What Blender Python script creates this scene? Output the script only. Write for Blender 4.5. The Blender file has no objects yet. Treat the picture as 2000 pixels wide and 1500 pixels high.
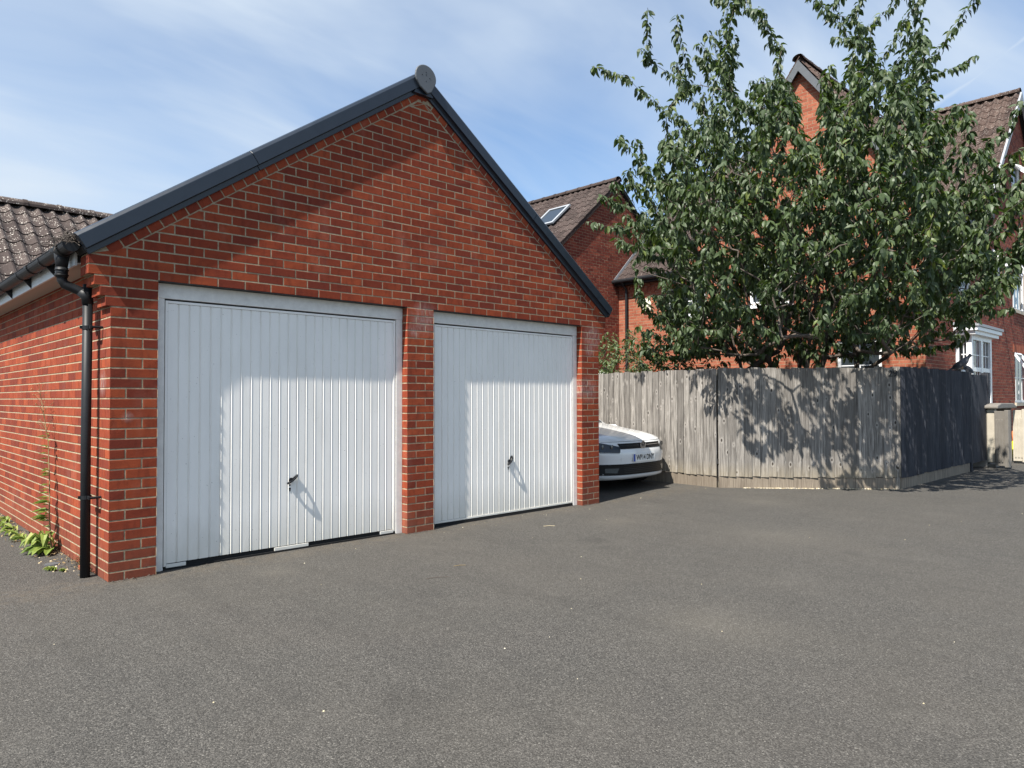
import bpy, math, random
import numpy as np
from mathutils import Vector, Matrix, Quaternion
random.seed(7); RNG = np.random.default_rng(11)
D = bpy.data; SC = bpy.context.scene; COL = SC.collection

# ------------------------------------------------------------------ camera, sky, sun
def cam_axes(yaw, pitch, roll):
    cy, sy, cp, sp = math.cos(yaw), math.sin(yaw), math.cos(pitch), math.sin(pitch)
    f = Vector((sy*cp, cy*cp, sp)); r = Vector((cy, -sy, 0)); u = r.cross(f)
    c, s = math.cos(roll), math.sin(roll)
    return c*r+s*u, -s*r+c*u, f
cd = D.cameras.new('camera'); cam = D.objects.new('camera', cd); COL.objects.link(cam); SC.camera = cam
cr, cu, cf = cam_axes(0.7662, 0.0205, -0.0019)
CAM = Vector((-1.5028, -5.8117, 1.3328))
M = Matrix.Identity(4)
for i in range(3):
    M[i][0], M[i][1], M[i][2], M[i][3] = cr[i], cu[i], -cf[i], CAM[i]
cam.matrix_world = M
cd.sensor_width = 36; cd.lens = 1393.86/2000*36; cd.clip_start = .05; cd.clip_end = 3000
SC.render.resolution_x, SC.render.resolution_y = 1024, 768

SUN = Vector((.525, .095, -.74)).normalized()            # the way the light travels
elev = math.asin(-SUN.z); azim = math.atan2(-SUN.x, -SUN.y)
world = D.worlds.new('World'); SC.world = world; world.use_nodes = True
wt = world.node_tree; wt.nodes.clear()
def N(t, kind, **kw):
    n = t.nodes.new(kind)
    for k, v in kw.items():
        if k in n.inputs.keys(): n.inputs[k].default_value = v
        else: setattr(n, k, v)
    return n
def mathn(t, op, a, b=None, c=None, clamp=False):
    n = t.nodes.new('ShaderNodeMath'); n.operation = op; n.use_clamp = clamp
    for i, v in enumerate((a, b, c)):
        if v is None: continue
        if isinstance(v, (int, float)): n.inputs[i].default_value = v
        else: t.links.new(v, n.inputs[i])
    return n.outputs[0]
def ramp(t, fac, stops, interp='LINEAR'):
    n = t.nodes.new('ShaderNodeValToRGB'); n.color_ramp.interpolation = interp
    e = n.color_ramp.elements
    while len(e) < len(stops): e.new(.5)
    for el, (p, c) in zip(e, stops):
        el.position = p; el.color = (c, c, c, 1) if isinstance(c, (int, float)) else (*c, 1)
    t.links.new(fac, n.inputs[0]); return n.outputs[0]
def mix(t, fac, a, b, mode='MIX'):
    n = t.nodes.new('ShaderNodeMix'); n.data_type = 'RGBA'; n.blend_type = mode
    for i, v in ((0, fac), (6, a), (7, b)):
        if isinstance(v, (int, float)): n.inputs[i].default_value = v
        elif isinstance(v, tuple): n.inputs[i].default_value = (*v, 1)
        else: t.links.new(v, n.inputs[i])
    return n.outputs[2]
def noise(t, vec, scale, detail=4, rough=.5, dist=0, out=0):
    n = t.nodes.new('ShaderNodeTexNoise'); n.inputs['Scale'].default_value = scale
    n.inputs['Detail'].default_value = detail; n.inputs['Roughness'].default_value = rough
    n.inputs['Distortion'].default_value = dist
    if vec is not None: t.links.new(vec, n.inputs['Vector'])
    return n.outputs[out]
def mapping(t, vec, scale=(1, 1, 1), rot=(0, 0, 0), loc=(0, 0, 0)):
    n = t.nodes.new('ShaderNodeMapping'); n.inputs['Scale'].default_value = scale
    n.inputs['Rotation'].default_value = rot; n.inputs['Location'].default_value = loc
    t.links.new(vec, n.inputs['Vector']); return n.outputs[0]
sky = N(wt, 'ShaderNodeTexSky', sky_type='NISHITA', sun_disc=False, sun_elevation=elev, sun_rotation=azim,
        altitude=80, air_density=1.0, dust_density=.8, ozone_density=2.2)
tc = wt.nodes.new('ShaderNodeTexCoord').outputs['Generated']
sep = wt.nodes.new('ShaderNodeSeparateXYZ'); wt.links.new(tc, sep.inputs[0])
zc = mathn(wt, 'MAXIMUM', sep.outputs[2], .03)
cmb = wt.nodes.new('ShaderNodeCombineXYZ')
wt.links.new(mathn(wt, 'DIVIDE', sep.outputs[0], mathn(wt, 'ADD', zc, .25)), cmb.inputs[0])
wt.links.new(mathn(wt, 'DIVIDE', sep.outputs[1], mathn(wt, 'ADD', zc, .25)), cmb.inputs[1])
cl = cmb.outputs[0]
c1 = noise(wt, mapping(wt, cl, (.8, 1.6, 1), (0, 0, .75)), .8, 6, .5, .5)
c2 = noise(wt, mapping(wt, cl, (1, 1, 1), (0, 0, .2), (3, 1, 0)), 1.0, 3, .5, .2)
c3 = noise(wt, mapping(wt, cl, (1.4, 3.6, 1), (0, 0, .95)), 1.2, 5, .5, .8)
cc = mathn(wt, 'MULTIPLY', ramp(wt, c1, [(.38, 0.), (.60, 1.)]), ramp(wt, c2, [(.34, .12), (.60, 1.)]))
cc = mathn(wt, 'ADD', mathn(wt, 'MULTIPLY', cc, .85), mathn(wt, 'MULTIPLY', ramp(wt, c3, [(.42, 0.), (.85, 1.)]), .30))
# whiter towards the north-west, deep blue towards the east
def dotn(v):
    n = wt.nodes.new('ShaderNodeVectorMath'); n.operation = 'DOT_PRODUCT'
    wt.links.new(tc, n.inputs[0]); n.inputs[1].default_value = v; return n.outputs['Value']
west = ramp(wt, dotn((-.35, .93, .1)), [(.45, 0.), (1., 1.)])
low = ramp(wt, sep.outputs[2], [(.0, 1.), (.3, .75), (.7, .3)])
cc = mathn(wt, 'ADD', cc, mathn(wt, 'MULTIPLY', mathn(wt, 'MULTIPLY', west, low), .85))
cc = mathn(wt, 'ADD', cc, .04, clamp=True)
# vapour trail: a thin band round a great circle, only over the eastern sky
def raydir(px, py):
    return (cf + cr*((px-1000)/1393.86) - cu*((py-750)/1393.86)).normalized()
ta, tb = raydir(1868, 175), raydir(2000, 78)
tn = ta.cross(tb).normalized()
dd = mathn(wt, 'ABSOLUTE', mathn(wt, 'ADD', dotn(tuple(tn)), mathn(wt, 'MULTIPLY', mathn(wt, 'SUBTRACT', noise(wt, tc, 22, 3), .5), .008)))
tr = mathn(wt, 'MULTIPLY', ramp(wt, dd, [(0., 1.), (.0085, 0.)], 'EASE'), ramp(wt, dotn(tuple(tb)), [(.975, 0.), (.997, 1.)]))
tr = mathn(wt, 'MULTIPLY', tr, mathn(wt, 'ADD', .5, mathn(wt, 'MULTIPLY', noise(wt, tc, 30, 4), .5)))
cc = mathn(wt, 'MAXIMUM', cc, tr)
skyc = mix(wt, cc, mix(wt, 1.0, sky.outputs[0], (.84, .94, 1.0), 'MULTIPLY'), (3.6, 4.15, 4.8))
bg = wt.nodes.new('ShaderNodeBackground'); bg.inputs['Strength'].default_value = .090
wt.links.new(skyc, bg.inputs[0])
wo = wt.nodes.new('ShaderNodeOutputWorld'); wt.links.new(bg.outputs[0], wo.inputs[0])

sd = D.lights.new('sun', 'SUN'); sd.energy = 4.5; sd.angle = math.radians(.53); sd.color = (1, .95, .87)
so = D.objects.new('sun', sd); COL.objects.link(so); so.location = (-20, -4, 28)
so.rotation_euler = SUN.to_track_quat('-Z', 'Y').to_euler()
SC.view_settings.view_transform = 'Standard'; SC.view_settings.look = 'None'
SC.view_settings.exposure = 1.14; SC.view_settings.gamma = 1; SC.view_settings.use_curve_mapping = False

# ------------------------------------------------------------------ materials
MATS = {}
def material(name, col=(.5, .5, .5), rough=.6, metal=0, spec=.5, build=None):
    m = D.materials.new(name); m.use_nodes = True; t = m.node_tree
    if name in ('black_plastic', 'rubber'): spec = .3
    b = t.nodes['Principled BSDF']
    b.inputs['Base Color'].default_value = (*col, 1); b.inputs['Roughness'].default_value = rough
    b.inputs['Metallic'].default_value = metal; b.inputs['Specular IOR Level'].default_value = spec
    if build: build(t, b)
    MATS[name] = m; return m
def bump(t, b, h, dist, strength=1.0):
    n = t.nodes.new('ShaderNodeBump'); n.inputs['Distance'].default_value = dist; n.inputs['Strength'].default_value = strength
    t.links.new(h, n.inputs['Height']); t.links.new(n.outputs[0], b.inputs['Normal'])
def wpos(t): return t.nodes.new('ShaderNodeNewGeometry').outputs['Position']
def opos(t): return t.nodes.new('ShaderNodeTexCoord').outputs['Object']
def rnd(t):
    a = t.nodes.new('ShaderNodeAttribute'); a.attribute_name = 'rnd'
    o = t.nodes.new('ShaderNodeObjectInfo')
    return mathn(t, 'FRACT', mathn(t, 'ADD', a.outputs['Fac'], o.outputs['Random']))
def spot(t, p, c, r):
    n = t.nodes.new('ShaderNodeVectorMath'); n.operation = 'DISTANCE'
    t.links.new(p, n.inputs[0]); n.inputs[1].default_value = c
    return mathn(t, 'SUBTRACT', 1, mathn(t, 'DIVIDE', n.outputs['Value'], r), clamp=True)
def salts(t, p, col, amt=.38):
    s = None
    for c, r in (((5.5, 0, 2.1), .2), ((5.45, 0, 1.95), .12), ((5.43, 0, 1.45), .2), ((5.3, .05, 1.46), .14), ((2.86, 0, 2.14), .2), ((2.74, 0, 2.02), .1), ((0, .2, 1.46), .12), ((.12, 0, 1.2), .05)):
        q = spot(t, p, c, r); s = q if s is None else mathn(t, 'MAXIMUM', s, q)
    f = mathn(t, 'MULTIPLY', mathn(t, 'MULTIPLY', s, 1.6, clamp=True), ramp(t, noise(t, mapping(t, p, (1, 1, .45)), 34, 5, .7), [(.34, 0.), (.8, 1.)]))
    return mix(t, mathn(t, 'MULTIPLY', f, amt), col, (.62, .58, .55))
def brick_mat(name, cols, coarse=1.0, bumpd=.0012, garage=False):
    def bld(t, b):
        p = wpos(t); r = rnd(t)
        c = ramp(t, r, [(0., cols[0]), (.28, cols[1]), (.62, cols[2]), (1., cols[3])])
        n1 = noise(t, p, 5.5*coarse, 3, .6)
        c = mix(t, mathn(t, 'MULTIPLY', ramp(t, n1, [(.42, 0.), (.7, 1.)]), .5), c, cols[0])
        n3 = noise(t, mapping(t, p, (1, 1, .35)), 21, 2, .5)
        c = mix(t, mathn(t, 'MULTIPLY', ramp(t, n3, [(.52, 0.), (.66, 1.)]), .32), c, tuple(x*.62 for x in cols[0]))
        g = noise(t, p, 420, 3, .7)
        c = mix(t, .5, c, ramp(t, g, [(.25, .25), (.75, .8)]), 'OVERLAY')
        if garage:
            c = salts(t, p, c)
            sp = t.nodes.new('ShaderNodeSeparateXYZ'); t.links.new(p, sp.inputs[0])
            damp = mathn(t, 'MULTIPLY', ramp(t, mathn(t, 'ADD', sp.outputs[2], mathn(t, 'MULTIPLY', n1, .25)), [(.12, 1.), (.5, 0.)]), .38)
            c = mix(t, damp, c, (.13, .075, .05))
            wsh = mathn(t, 'MULTIPLY', ramp(t, noise(t, mapping(t, p, (1, 1, .6)), 3.2, 4, .65), [(.55, 0.), (.8, 1.)]), .12)
            c = mix(t, wsh, c, (.5, .36, .3))
        t.links.new(c, b.inputs['Base Color'])
        h = mathn(t, 'ADD', noise(t, p, 260, 4, .7), mathn(t, 'MULTIPLY', noise(t, mapping(t, p, (1, 1, 1.6)), 60, 3, .6), .8))
        bump(t, b, h, bumpd)
    return material(name, rough=.9, spec=.25, build=bld)
brick_mat('garage_brick', [(.150, .027, .0145), (.205, .036, .0155), (.255, .047, .018), (.300, .060, .022)], garage=True)
brick_mat('sunlit_orange_brick', [(.22, .062, .036), (.265, .078, .043), (.305, .096, .053), (.35, .125, .072)], bumpd=.0015)  # same brick as the red house, with the sunlight put into its colour
brick_mat('house_brick', [(.13, .030, .021), (.17, .040, .026), (.21, .052, .032), (.26, .072, .042)], bumpd=.0015)
def mort(t, b):
    p = wpos(t); n = noise(t, p, 30, 5, .65)
    c = ramp(t, n, [(.3, (.20, .155, .10)), (.7, (.40, .325, .22))])
    c = salts(t, p, c, .4)
    t.links.new(c, b.inputs['Base Color']); bump(t, b, noise(t, p, 400, 3), .001)
material('mortar', rough=.95, spec=.15, build=mort)
def asphalt(t, b):
    p = wpos(t)
    v = t.nodes.new('ShaderNodeTexVoronoi'); v.inputs['Scale'].default_value = 185; t.links.new(p, v.inputs['Vector'])
    sc = t.nodes.new('ShaderNodeSeparateColor'); t.links.new(v.outputs['Color'], sc.inputs[0])
    c = ramp(t, sc.outputs[0], [(0., (.026, .0245, .022)), (.35, (.050, .0475, .043)), (.75, (.080, .0755, .068)), (.97, (.120, .113, .101)), (1., (.19, .18, .16))])
    fine = noise(t, p, 330, 2, .7)
    c = mix(t, .55, c, ramp(t, fine, [(.2, .18), (.8, .85)]), 'OVERLAY')
    big = noise(t, p, .55, 5, .6); mid = noise(t, mapping(t, p, (1, 1, 1), (0, 0, .5)), 2.6, 4, .6)
    c = mix(t, mathn(t, 'MULTIPLY', ramp(t, big, [(.35, 0.), (.68, 1.)]), .22), c, (.095, .083, .067))
    c = mix(t, mathn(t, 'MULTIPLY', ramp(t, mid, [(.5, 0.), (.75, 1.)]), .22), c, (.036, .034, .031))
    for cx, cy, r in ((4.7, -1.0, .5), (2.3, -3.6, .8), (1.0, -.55, .35), (5.2, -2.6, 1.1), (7.2, -1.4, .8)):
        s = spot(t, p, (cx, cy, 0), r)
        c = mix(t, mathn(t, 'MULTIPLY', mathn(t, 'MULTIPLY', s, s), mathn(t, 'MULTIPLY', mid, .5)), c, (.15, .135, .11))
    for cx, cy, r in ((3.7, -1.5, .22), (3.55, -1.75, .12), (1.5, -1.9, .2), (6.3, -.5, .3), (4.9, -3.4, .16), (.4, -3.2, .3)):
        s = spot(t, p, (cx, cy, 0), r); c = mix(t, mathn(t, 'MULTIPLY', ramp(t, mathn(t, 'ADD', s, mathn(t, 'MULTIPLY', mid, .5)), [(.4, 0.), (.9, 1.)]), .2), c, (.022, .021, .02))
    trk = noise(t, mapping(t, p, (3.2, .22, 1), (0, 0, .12)), 1.3, 4, .6, .4)
    c = mix(t, mathn(t, 'MULTIPLY', ramp(t, trk, [(.5, 0.), (.66, 1.)]), .16), c, (.036, .034, .031))
    c = mix(t, mathn(t, 'MULTIPLY', ramp(t, noise(t, p, 1.1, 6, .75, .5), [(.56, 0.), (.68, 1.)]), .14), c, (.13, .122, .108))
    sp = t.nodes.new('ShaderNodeSeparateXYZ'); t.links.new(p, sp.inputs[0])
    edge = mathn(t, 'MULTIPLY', ramp(t, mathn(t, 'ABSOLUTE', sp.outputs[1]), [(.0, 1.), (.35, 0.)]), ramp(t, noise(t, p, 9, 4, .7), [(.4, 0.), (.7, .5)]))
    c = mix(t, edge, c, (.12, .095, .065))
    t.links.new(c, b.inputs['Base Color'])
    v2 = t.nodes.new('ShaderNodeTexVoronoi'); v2.inputs['Scale'].default_value = 185; t.links.new(p, v2.inputs['Vector'])
    h = mathn(t, 'SUBTRACT', mathn(t, 'MULTIPLY', fine, .4), v2.outputs['Distance'])
    bump(t, b, h, .0030, 1.)
material('asphalt', rough=.92, spec=.3, build=asphalt)
def wood(c0, c1, c2, streak=1., knots=True):
    def bld(t, b):
        p = opos(t); oi = t.nodes.new('ShaderNodeObjectInfo')
        off = t.nodes.new('ShaderNodeVectorMath'); off.operation = 'ADD'
        sc = t.nodes.new('ShaderNodeVectorMath'); sc.operation = 'SCALE'; sc.inputs[0].default_value = (13, 7, 31); t.links.new(oi.outputs['Random'], sc.inputs['Scale'])
        t.links.new(p, off.inputs[0]); t.links.new(sc.outputs[0], off.inputs[1]); q = off.outputs[0]
        g = noise(t, mapping(t, q, (1, 1, .035)), 75, 6, .68, .5)
        g2 = noise(t, mapping(t, q, (1, 1, .12)), 18, 4, .6, .3)
        c = ramp(t, g, [(.38, c0), (.5, c1), (.62, c2)])
        c = mix(t, ramp(t, g2, [(.35, 0.), (.75, .55)]), c, c2)
        c = mix(t, mathn(t, 'MULTIPLY', ramp(t, oi.outputs['Random'], [(0., 0.), (1., 1.)]), .62), c, c0)
        sp = t.nodes.new('ShaderNodeSeparateXYZ'); t.links.new(p, sp.inputs[0])
        if knots:
            v = t.nodes.new('ShaderNodeTexVoronoi'); v.inputs['Scale'].default_value = 6.2; v.inputs['Randomness'].default_value = 1
            t.links.new(mapping(t, q, (1.5, .01, .8)), v.inputs['Vector'])
            k = ramp(t, v.outputs['Distance'], [(.0, 1.), (.10, 1.), (.14, 0.)])
            halo = ramp(t, v.outputs['Distance'], [(.12, .45), (.3, 0.)])
            c = mix(t, halo, c, tuple(min(1, x*1.25) for x in c2)); c = mix(t, mathn(t, 'MULTIPLY', k, .92), c, (.02, .015, .012))
            low = ramp(t, sp.outputs[2], [(.0, .55), (.22, 0.)])
            c = mix(t, mathn(t, 'MULTIPLY', low, g2), c, (.36, .29, .17))
        t.links.new(c, b.inputs['Base Color']); bump(t, b, g, .0022)
    return bld
material('grey_wood', rough=.85, spec=.2, build=wood((.078, .071, .064), (.19, .175, .156), (.38, .353, .32)))
material('gravel_board_wood', rough=.88, spec=.2, build=wood((.12, .098, .075), (.22, .18, .14), (.33, .28, .215), knots=False))
material('dark_wood', rough=.72, spec=.35, build=wood((.008, .010, .016), (.020, .023, .034), (.062, .065, .074), knots=False))
def door_paint(t, b):
    p = wpos(t); n = noise(t, mapping(t, p, (1, 1, .3)), 7, 5, .65)
    c = ramp(t, n, [(.3, (.82, .795, .745)), (.7, (.88, .855, .805))])
    sp = t.nodes.new('ShaderNodeSeparateXYZ'); t.links.new(p, sp.inputs[0])
    dirt = mathn(t, 'MULTIPLY', ramp(t, mathn(t, 'ADD', sp.outputs[2], mathn(t, 'MULTIPLY', n, .3)), [(.12, 1.), (.55, 0.)]), .45)
    c = mix(t, dirt, c, (.36, .35, .28))
    sm = ramp(t, noise(t, mapping(t, p, (1, 1, .5)), 2.1, 4, .6), [(.5, 0.), (.75, .16)])
    c = mix(t, sm, c, (.50, .49, .44))
    sk = ramp(t, noise(t, p, 70, 2, .5), [(.745, 0.), (.77, .8)])
    c = mix(t, sk, c, (.2, .17, .14)); t.links.new(c, b.inputs['Base Color'])
    bump(t, b, noise(t, mapping(t, p, (1, 1, .4)), 5, 2), .0012)
material('door_paint', rough=.42, spec=.45, build=door_paint)
def frame_paint(t, b):
    p = wpos(t); n = noise(t, p, 12, 5, .7)
    t.links.new(ramp(t, n, [(.3, (.64, .62, .58)), (.65, (.78, .76, .71))]), b.inputs['Base Color'])
material('frame_paint', rough=.5, build=frame_paint)
def plastic(name, c, rough, v=.25):
    def bld(t, b):
        p = wpos(t); n = noise(t, p, 8, 5, .65)
        t.links.new(mix(t, mathn(t, 'MULTIPLY', ramp(t, n, [(.35, 0.), (.75, 1.)]), v), c, tuple(min(1, x*1.7+.008) for x in c)), b.inputs['Base Color'])
        t.links.new(mathn(t, 'ADD', rough-.05, mathn(t, 'MULTIPLY', n, .14)), b.inputs['Roughness'])
    material(name, rough=rough, build=bld)
plastic('verge_plastic', (.014, .020, .030), .30)
plastic('cap_plastic', (.085, .092, .10), .45)
plastic('black_plastic', (.010, .011, .013), .48)
plastic('rubber', (.012, .012, .012), .8)
plastic('beige_plastic', (.40, .36, .29), .6, .3)
plastic('taupe_plastic', (.17, .155, .135), .6, .3)
material('upvc', (.78, .79, .80), .35)
material('fascia_white', (.60, .62, .62), .5)
material('soffit_brown', (.42, .36, .31), .7)
material('lead', (.30, .32, .34), .55)
material('stone', (.50, .44, .34), .85)
material('yellow_plastic', (.80, .72, .02), .5); material('orange_plastic', (.8, .22, .08), .5)
material('tarp_white', (.8, .8, .8), .6); material('tarp_blue', (.16, .33, .68), .6)
material('glass', (.03, .038, .045), .04, spec=.9)
material('curtain', (.16, .07, .06), .8)
material('car_paint', (.74, .75, .75), .16, spec=.6); MATS['car_paint'].node_tree.nodes['Principled BSDF'].inputs['Coat Weight'].default_value = .8
material('chrome', (.62, .63, .65), .18, metal=1)
material('car_black', (.006, .006, .007), .5, spec=.25); material('lamp_glass', (.02, .025, .03), .22, spec=.5); material('lamp_chrome', (.16, .17, .18), .25, metal=1)
material('plate_white', (.76, .76, .74), .4); material('plate_black', (.01, .01, .01), .5); material('plate_blue', (.01, .06, .35), .4)
material('alarm_cream', (.72, .68, .56), .5)
material('pigeon_grey', (.10, .105, .12), .8); material('pigeon_dark', (.022, .024, .03), .8); material('pigeon_white', (.7, .7, .68), .8); material('beak', (.4, .25, .1), .6)
material('black_paint', (.006, .006, .007), .5); material('dark_inside', (.01, .01, .01), .9)
def pebble(t, b):
    t.links.new(ramp(t, rnd(t), [(0., (.36, .29, .17)), (.5, (.56, .47, .30)), (1., (.74, .68, .55))]), b.inputs['Base Color'])
material('pebble', rough=.8, build=pebble)
def tile(c0, c1, c2, lich):
    def bld(t, b):
        p = wpos(t); r = rnd(t)
        c = ramp(t, r, [(0., c0), (.5, c1), (1., c2)])
        c = mix(t, .45, c, ramp(t, noise(t, p, 30, 5, .7), [(.3, .2), (.7, .85)]), 'OVERLAY')
        v = t.nodes.new('ShaderNodeTexVoronoi'); v.inputs['Scale'].default_value = 34; t.links.new(mapping(t, p, (1, 1, 1)), v.inputs['Vector'])
        s = mathn(t, 'LESS_THAN', mathn(t, 'ADD', v.outputs['Distance'], mathn(t, 'MULTIPLY', noise(t, p, 60, 3), .35)), lich)
        s = mathn(t, 'MULTIPLY', s, ramp(t, noise(t, p, 7, 3), [(.42, 0.), (.52, .85)]))
        c = mix(t, s, c, (.56, .52, .46)); t.links.new(c, b.inputs['Base Color'])
        bump(t, b, noise(t, p, 180, 4, .7), .002)
    return bld
material('left_tile', rough=.9, spec=.2, build=tile((.045, .034, .031), (.063, .049, .044), (.085, .067, .060), .42))
material('house_tile', rough=.9, spec=.2, build=tile((.048, .033, .028), (.068, .046, .038), (.09, .063, .052), .36))
material('far_tile', rough=.9, spec=.2, build=tile((.038, .028, .025), (.052, .038, .034), (.070, .052, .046), .30))
def leafm(a, b_, c_, trans):
    def bld(t, b):
        r = rnd(t)
        c = ramp(t, r, [(0., a), (.55, b_), (.93, c_), (1., (.17, .20, .03))])
        g = t.nodes.new('ShaderNodeNewGeometry')
        c = mix(t, mathn(t, 'MULTIPLY', g.outputs['Backfacing'], .45), c, (.11, .15, .075))
        t.links.new(c, b.inputs['Base Color'])
        tr = t.nodes.new('ShaderNodeBsdfTranslucent'); t.links.new(mix(t, .5, c, (.16, .28, .02)), tr.inputs[0])
        mx = t.nodes.new('ShaderNodeMixShader'); mx.inputs[0].default_value = trans
        t.links.new(b.outputs[0], mx.inputs[1]); t.links.new(tr.outputs[0], mx.inputs[2])
        t.links.new(mx.outputs[0], t.nodes['Material Output'].inputs['Surface'])
    return bld
material('cherry_leaf', rough=.48, spec=.38, build=leafm((.014, .029, .010), (.028, .050, .015), (.068, .098, .022), .25))
material('shrub_leaf', rough=.5, spec=.45, build=leafm((.05, .075, .025), (.085, .12, .035), (.15, .15, .04), .25))
material('weed_leaf', rough=.55, spec=.4, build=leafm((.10, .16, .03), (.20, .27, .05), (.36, .38, .10), .3))
material('dry_leaf', (.24, .17, .08), .8)
def bark(t, b):
    p = wpos(t); n = noise(t, mapping(t, p, (1, 1, 2.5)), 22, 5, .7)
    t.links.new(ramp(t, n, [(.3, (.045, .035, .028)), (.7, (.13, .105, .085))]), b.inputs['Base Color']); bump(t, b, n, .006)
material('bark', rough=.85, build=bark)

# ------------------------------------------------------------------ mesh helpers
class MB:
    def __init__(s): s.v = []; s.f = []; s.r = []; s.m = []
    def quad(s, a, b, c, d, r=0., m=0):
        i = len(s.v); s.v += [tuple(a), tuple(b), tuple(c), tuple(d)]; s.f.append((i, i+1, i+2, i+3)); s.r.append(r); s.m.append(m)
    def poly(s, pts, r=0., m=0):
        i = len(s.v); s.v += [tuple(p) for p in pts]; s.f.append(tuple(range(i, i+len(pts)))); s.r.append(r); s.m.append(m)
    def box(s, lo, hi, r=0., m=0, T=None):
        x0, y0, z0 = lo; x1, y1, z1 = hi
        p = [Vector(q) for q in ((x0,y0,z0),(x1,y0,z0),(x1,y1,z0),(x0,y1,z0),(x0,y0,z1),(x1,y0,z1),(x1,y1,z1),(x0,y1,z1))]
        if T: p = [T @ q for q in p]
        i = len(s.v); s.v += [tuple(q) for q in p]
        for f in ((0,3,2,1),(4,5,6,7),(0,1,5,4),(1,2,6,5),(2,3,7,6),(3,0,4,7)):
            s.f.append(tuple(i+k for k in f)); s.r.append(r); s.m.append(m)
    def prism(s, pts, off, r=0., m=0):                      # closed extrusion of a polygon along a vector
        off = Vector(off); a = [Vector(p) for p in pts]; n = len(a); i = len(s.v)
        s.v += [tuple(p) for p in a] + [tuple(p+off) for p in a]
        s.f.append(tuple(i+k for k in range(n-1, -1, -1))); s.f.append(tuple(i+n+k for k in range(n)))
        for k in range(n): s.f.append((i+k, i+(k+1) % n, i+n+(k+1) % n, i+n+k))
        s.r += [r]*(n+2); s.m += [m]*(n+2)
    def tube(s, pts, rad, seg=8, r=0., m=0, caps=True):
        pts = [Vector(p) for p in pts]; rad = rad if isinstance(rad, (list, tuple)) else [rad]*len(pts)
        up = Vector((.13, .21, .97)); base = len(s.v); n = len(pts)
        for k, p in enumerate(pts):
            d = (pts[min(k+1, n-1)]-pts[max(k-1, 0)]).normalized()
            a = d.cross(up)
            if a.length < .05: a = d.cross(Vector((1, 0, 0)))
            a.normalize(); b = d.cross(a)
            for j in range(seg):
                t = 2*math.pi*j/seg; s.v.append(tuple(p+rad[k]*(math.cos(t)*a+math.sin(t)*b)))
        for k in range(n-1):
            for j in range(seg):
                j2 = (j+1) % seg
                s.f.append((base+k*seg+j, base+k*seg+j2, base+(k+1)*seg+j2, base+(k+1)*seg+j)); s.r.append(r); s.m.append(m)
        if caps:
            s.f.append(tuple(base+j for j in range(seg-1, -1, -1))); s.f.append(tuple(base+(n-1)*seg+j for j in range(seg))); s.r += [r, r]; s.m += [m, m]
    def grid(s, fn, nu, nv, r=0., m=0):
        i = len(s.v)
        for a in range(nu+1):
            for b in range(nv+1): s.v.append(tuple(fn(a/nu, b/nv)))
        for a in range(nu):
            for b in range(nv):
                k = i+a*(nv+1)+b; s.f.append((k, k+nv+1, k+nv+2, k+1)); s.r.append(r); s.m.append(m)
    def mesh(s, name, mats, smooth=False):
        me = D.meshes.new(name); me.from_pydata(s.v, [], s.f)
        for mm in (mats if isinstance(mats, (list, tuple)) else [mats]): me.materials.append(MATS[mm])
        if any(s.m): me.polygons.foreach_set('material_index', s.m)
        at = me.attributes.new('rnd', 'FLOAT', 'FACE'); at.data.foreach_set('value', s.r)
        if smooth: me.polygons.foreach_set('use_smooth', [True]*len(s.f))
        me.update(); return me
    def build(s, name, mats, parent=None, smooth=False, kind=None, loc=None, label=None):
        return put(name, s.mesh(name, mats, smooth), parent, kind, loc, label)
def put(name, me, parent=None, kind=None, loc=None, label=None):
    o = D.objects.new(name, me); COL.objects.link(o)
    if parent: o.parent = parent
    if kind: o['kind'] = kind
    if loc is not None: o.location = loc
    if label: o['label'] = label
    return o
def thing(name, label, cat, loc=(0, 0, 0), group=None):
    o = put(name, None, loc=loc); tag(o, label, cat, group); return o
def tag(o, label, cat, group=None):
    o['label'] = label; o['category'] = cat
    if group: o['group'] = group
    return o
def bevel(o, w=.004, seg=2):
    m = o.modifiers.new('bevel', 'BEVEL'); m.width = w; m.segments = seg; m.limit_method = 'ANGLE'; m.angle_limit = .6; return o
X, Y, Z = Vector((1, 0, 0)), Vector((0, 1, 0)), Vector((0, 0, 1))

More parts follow.
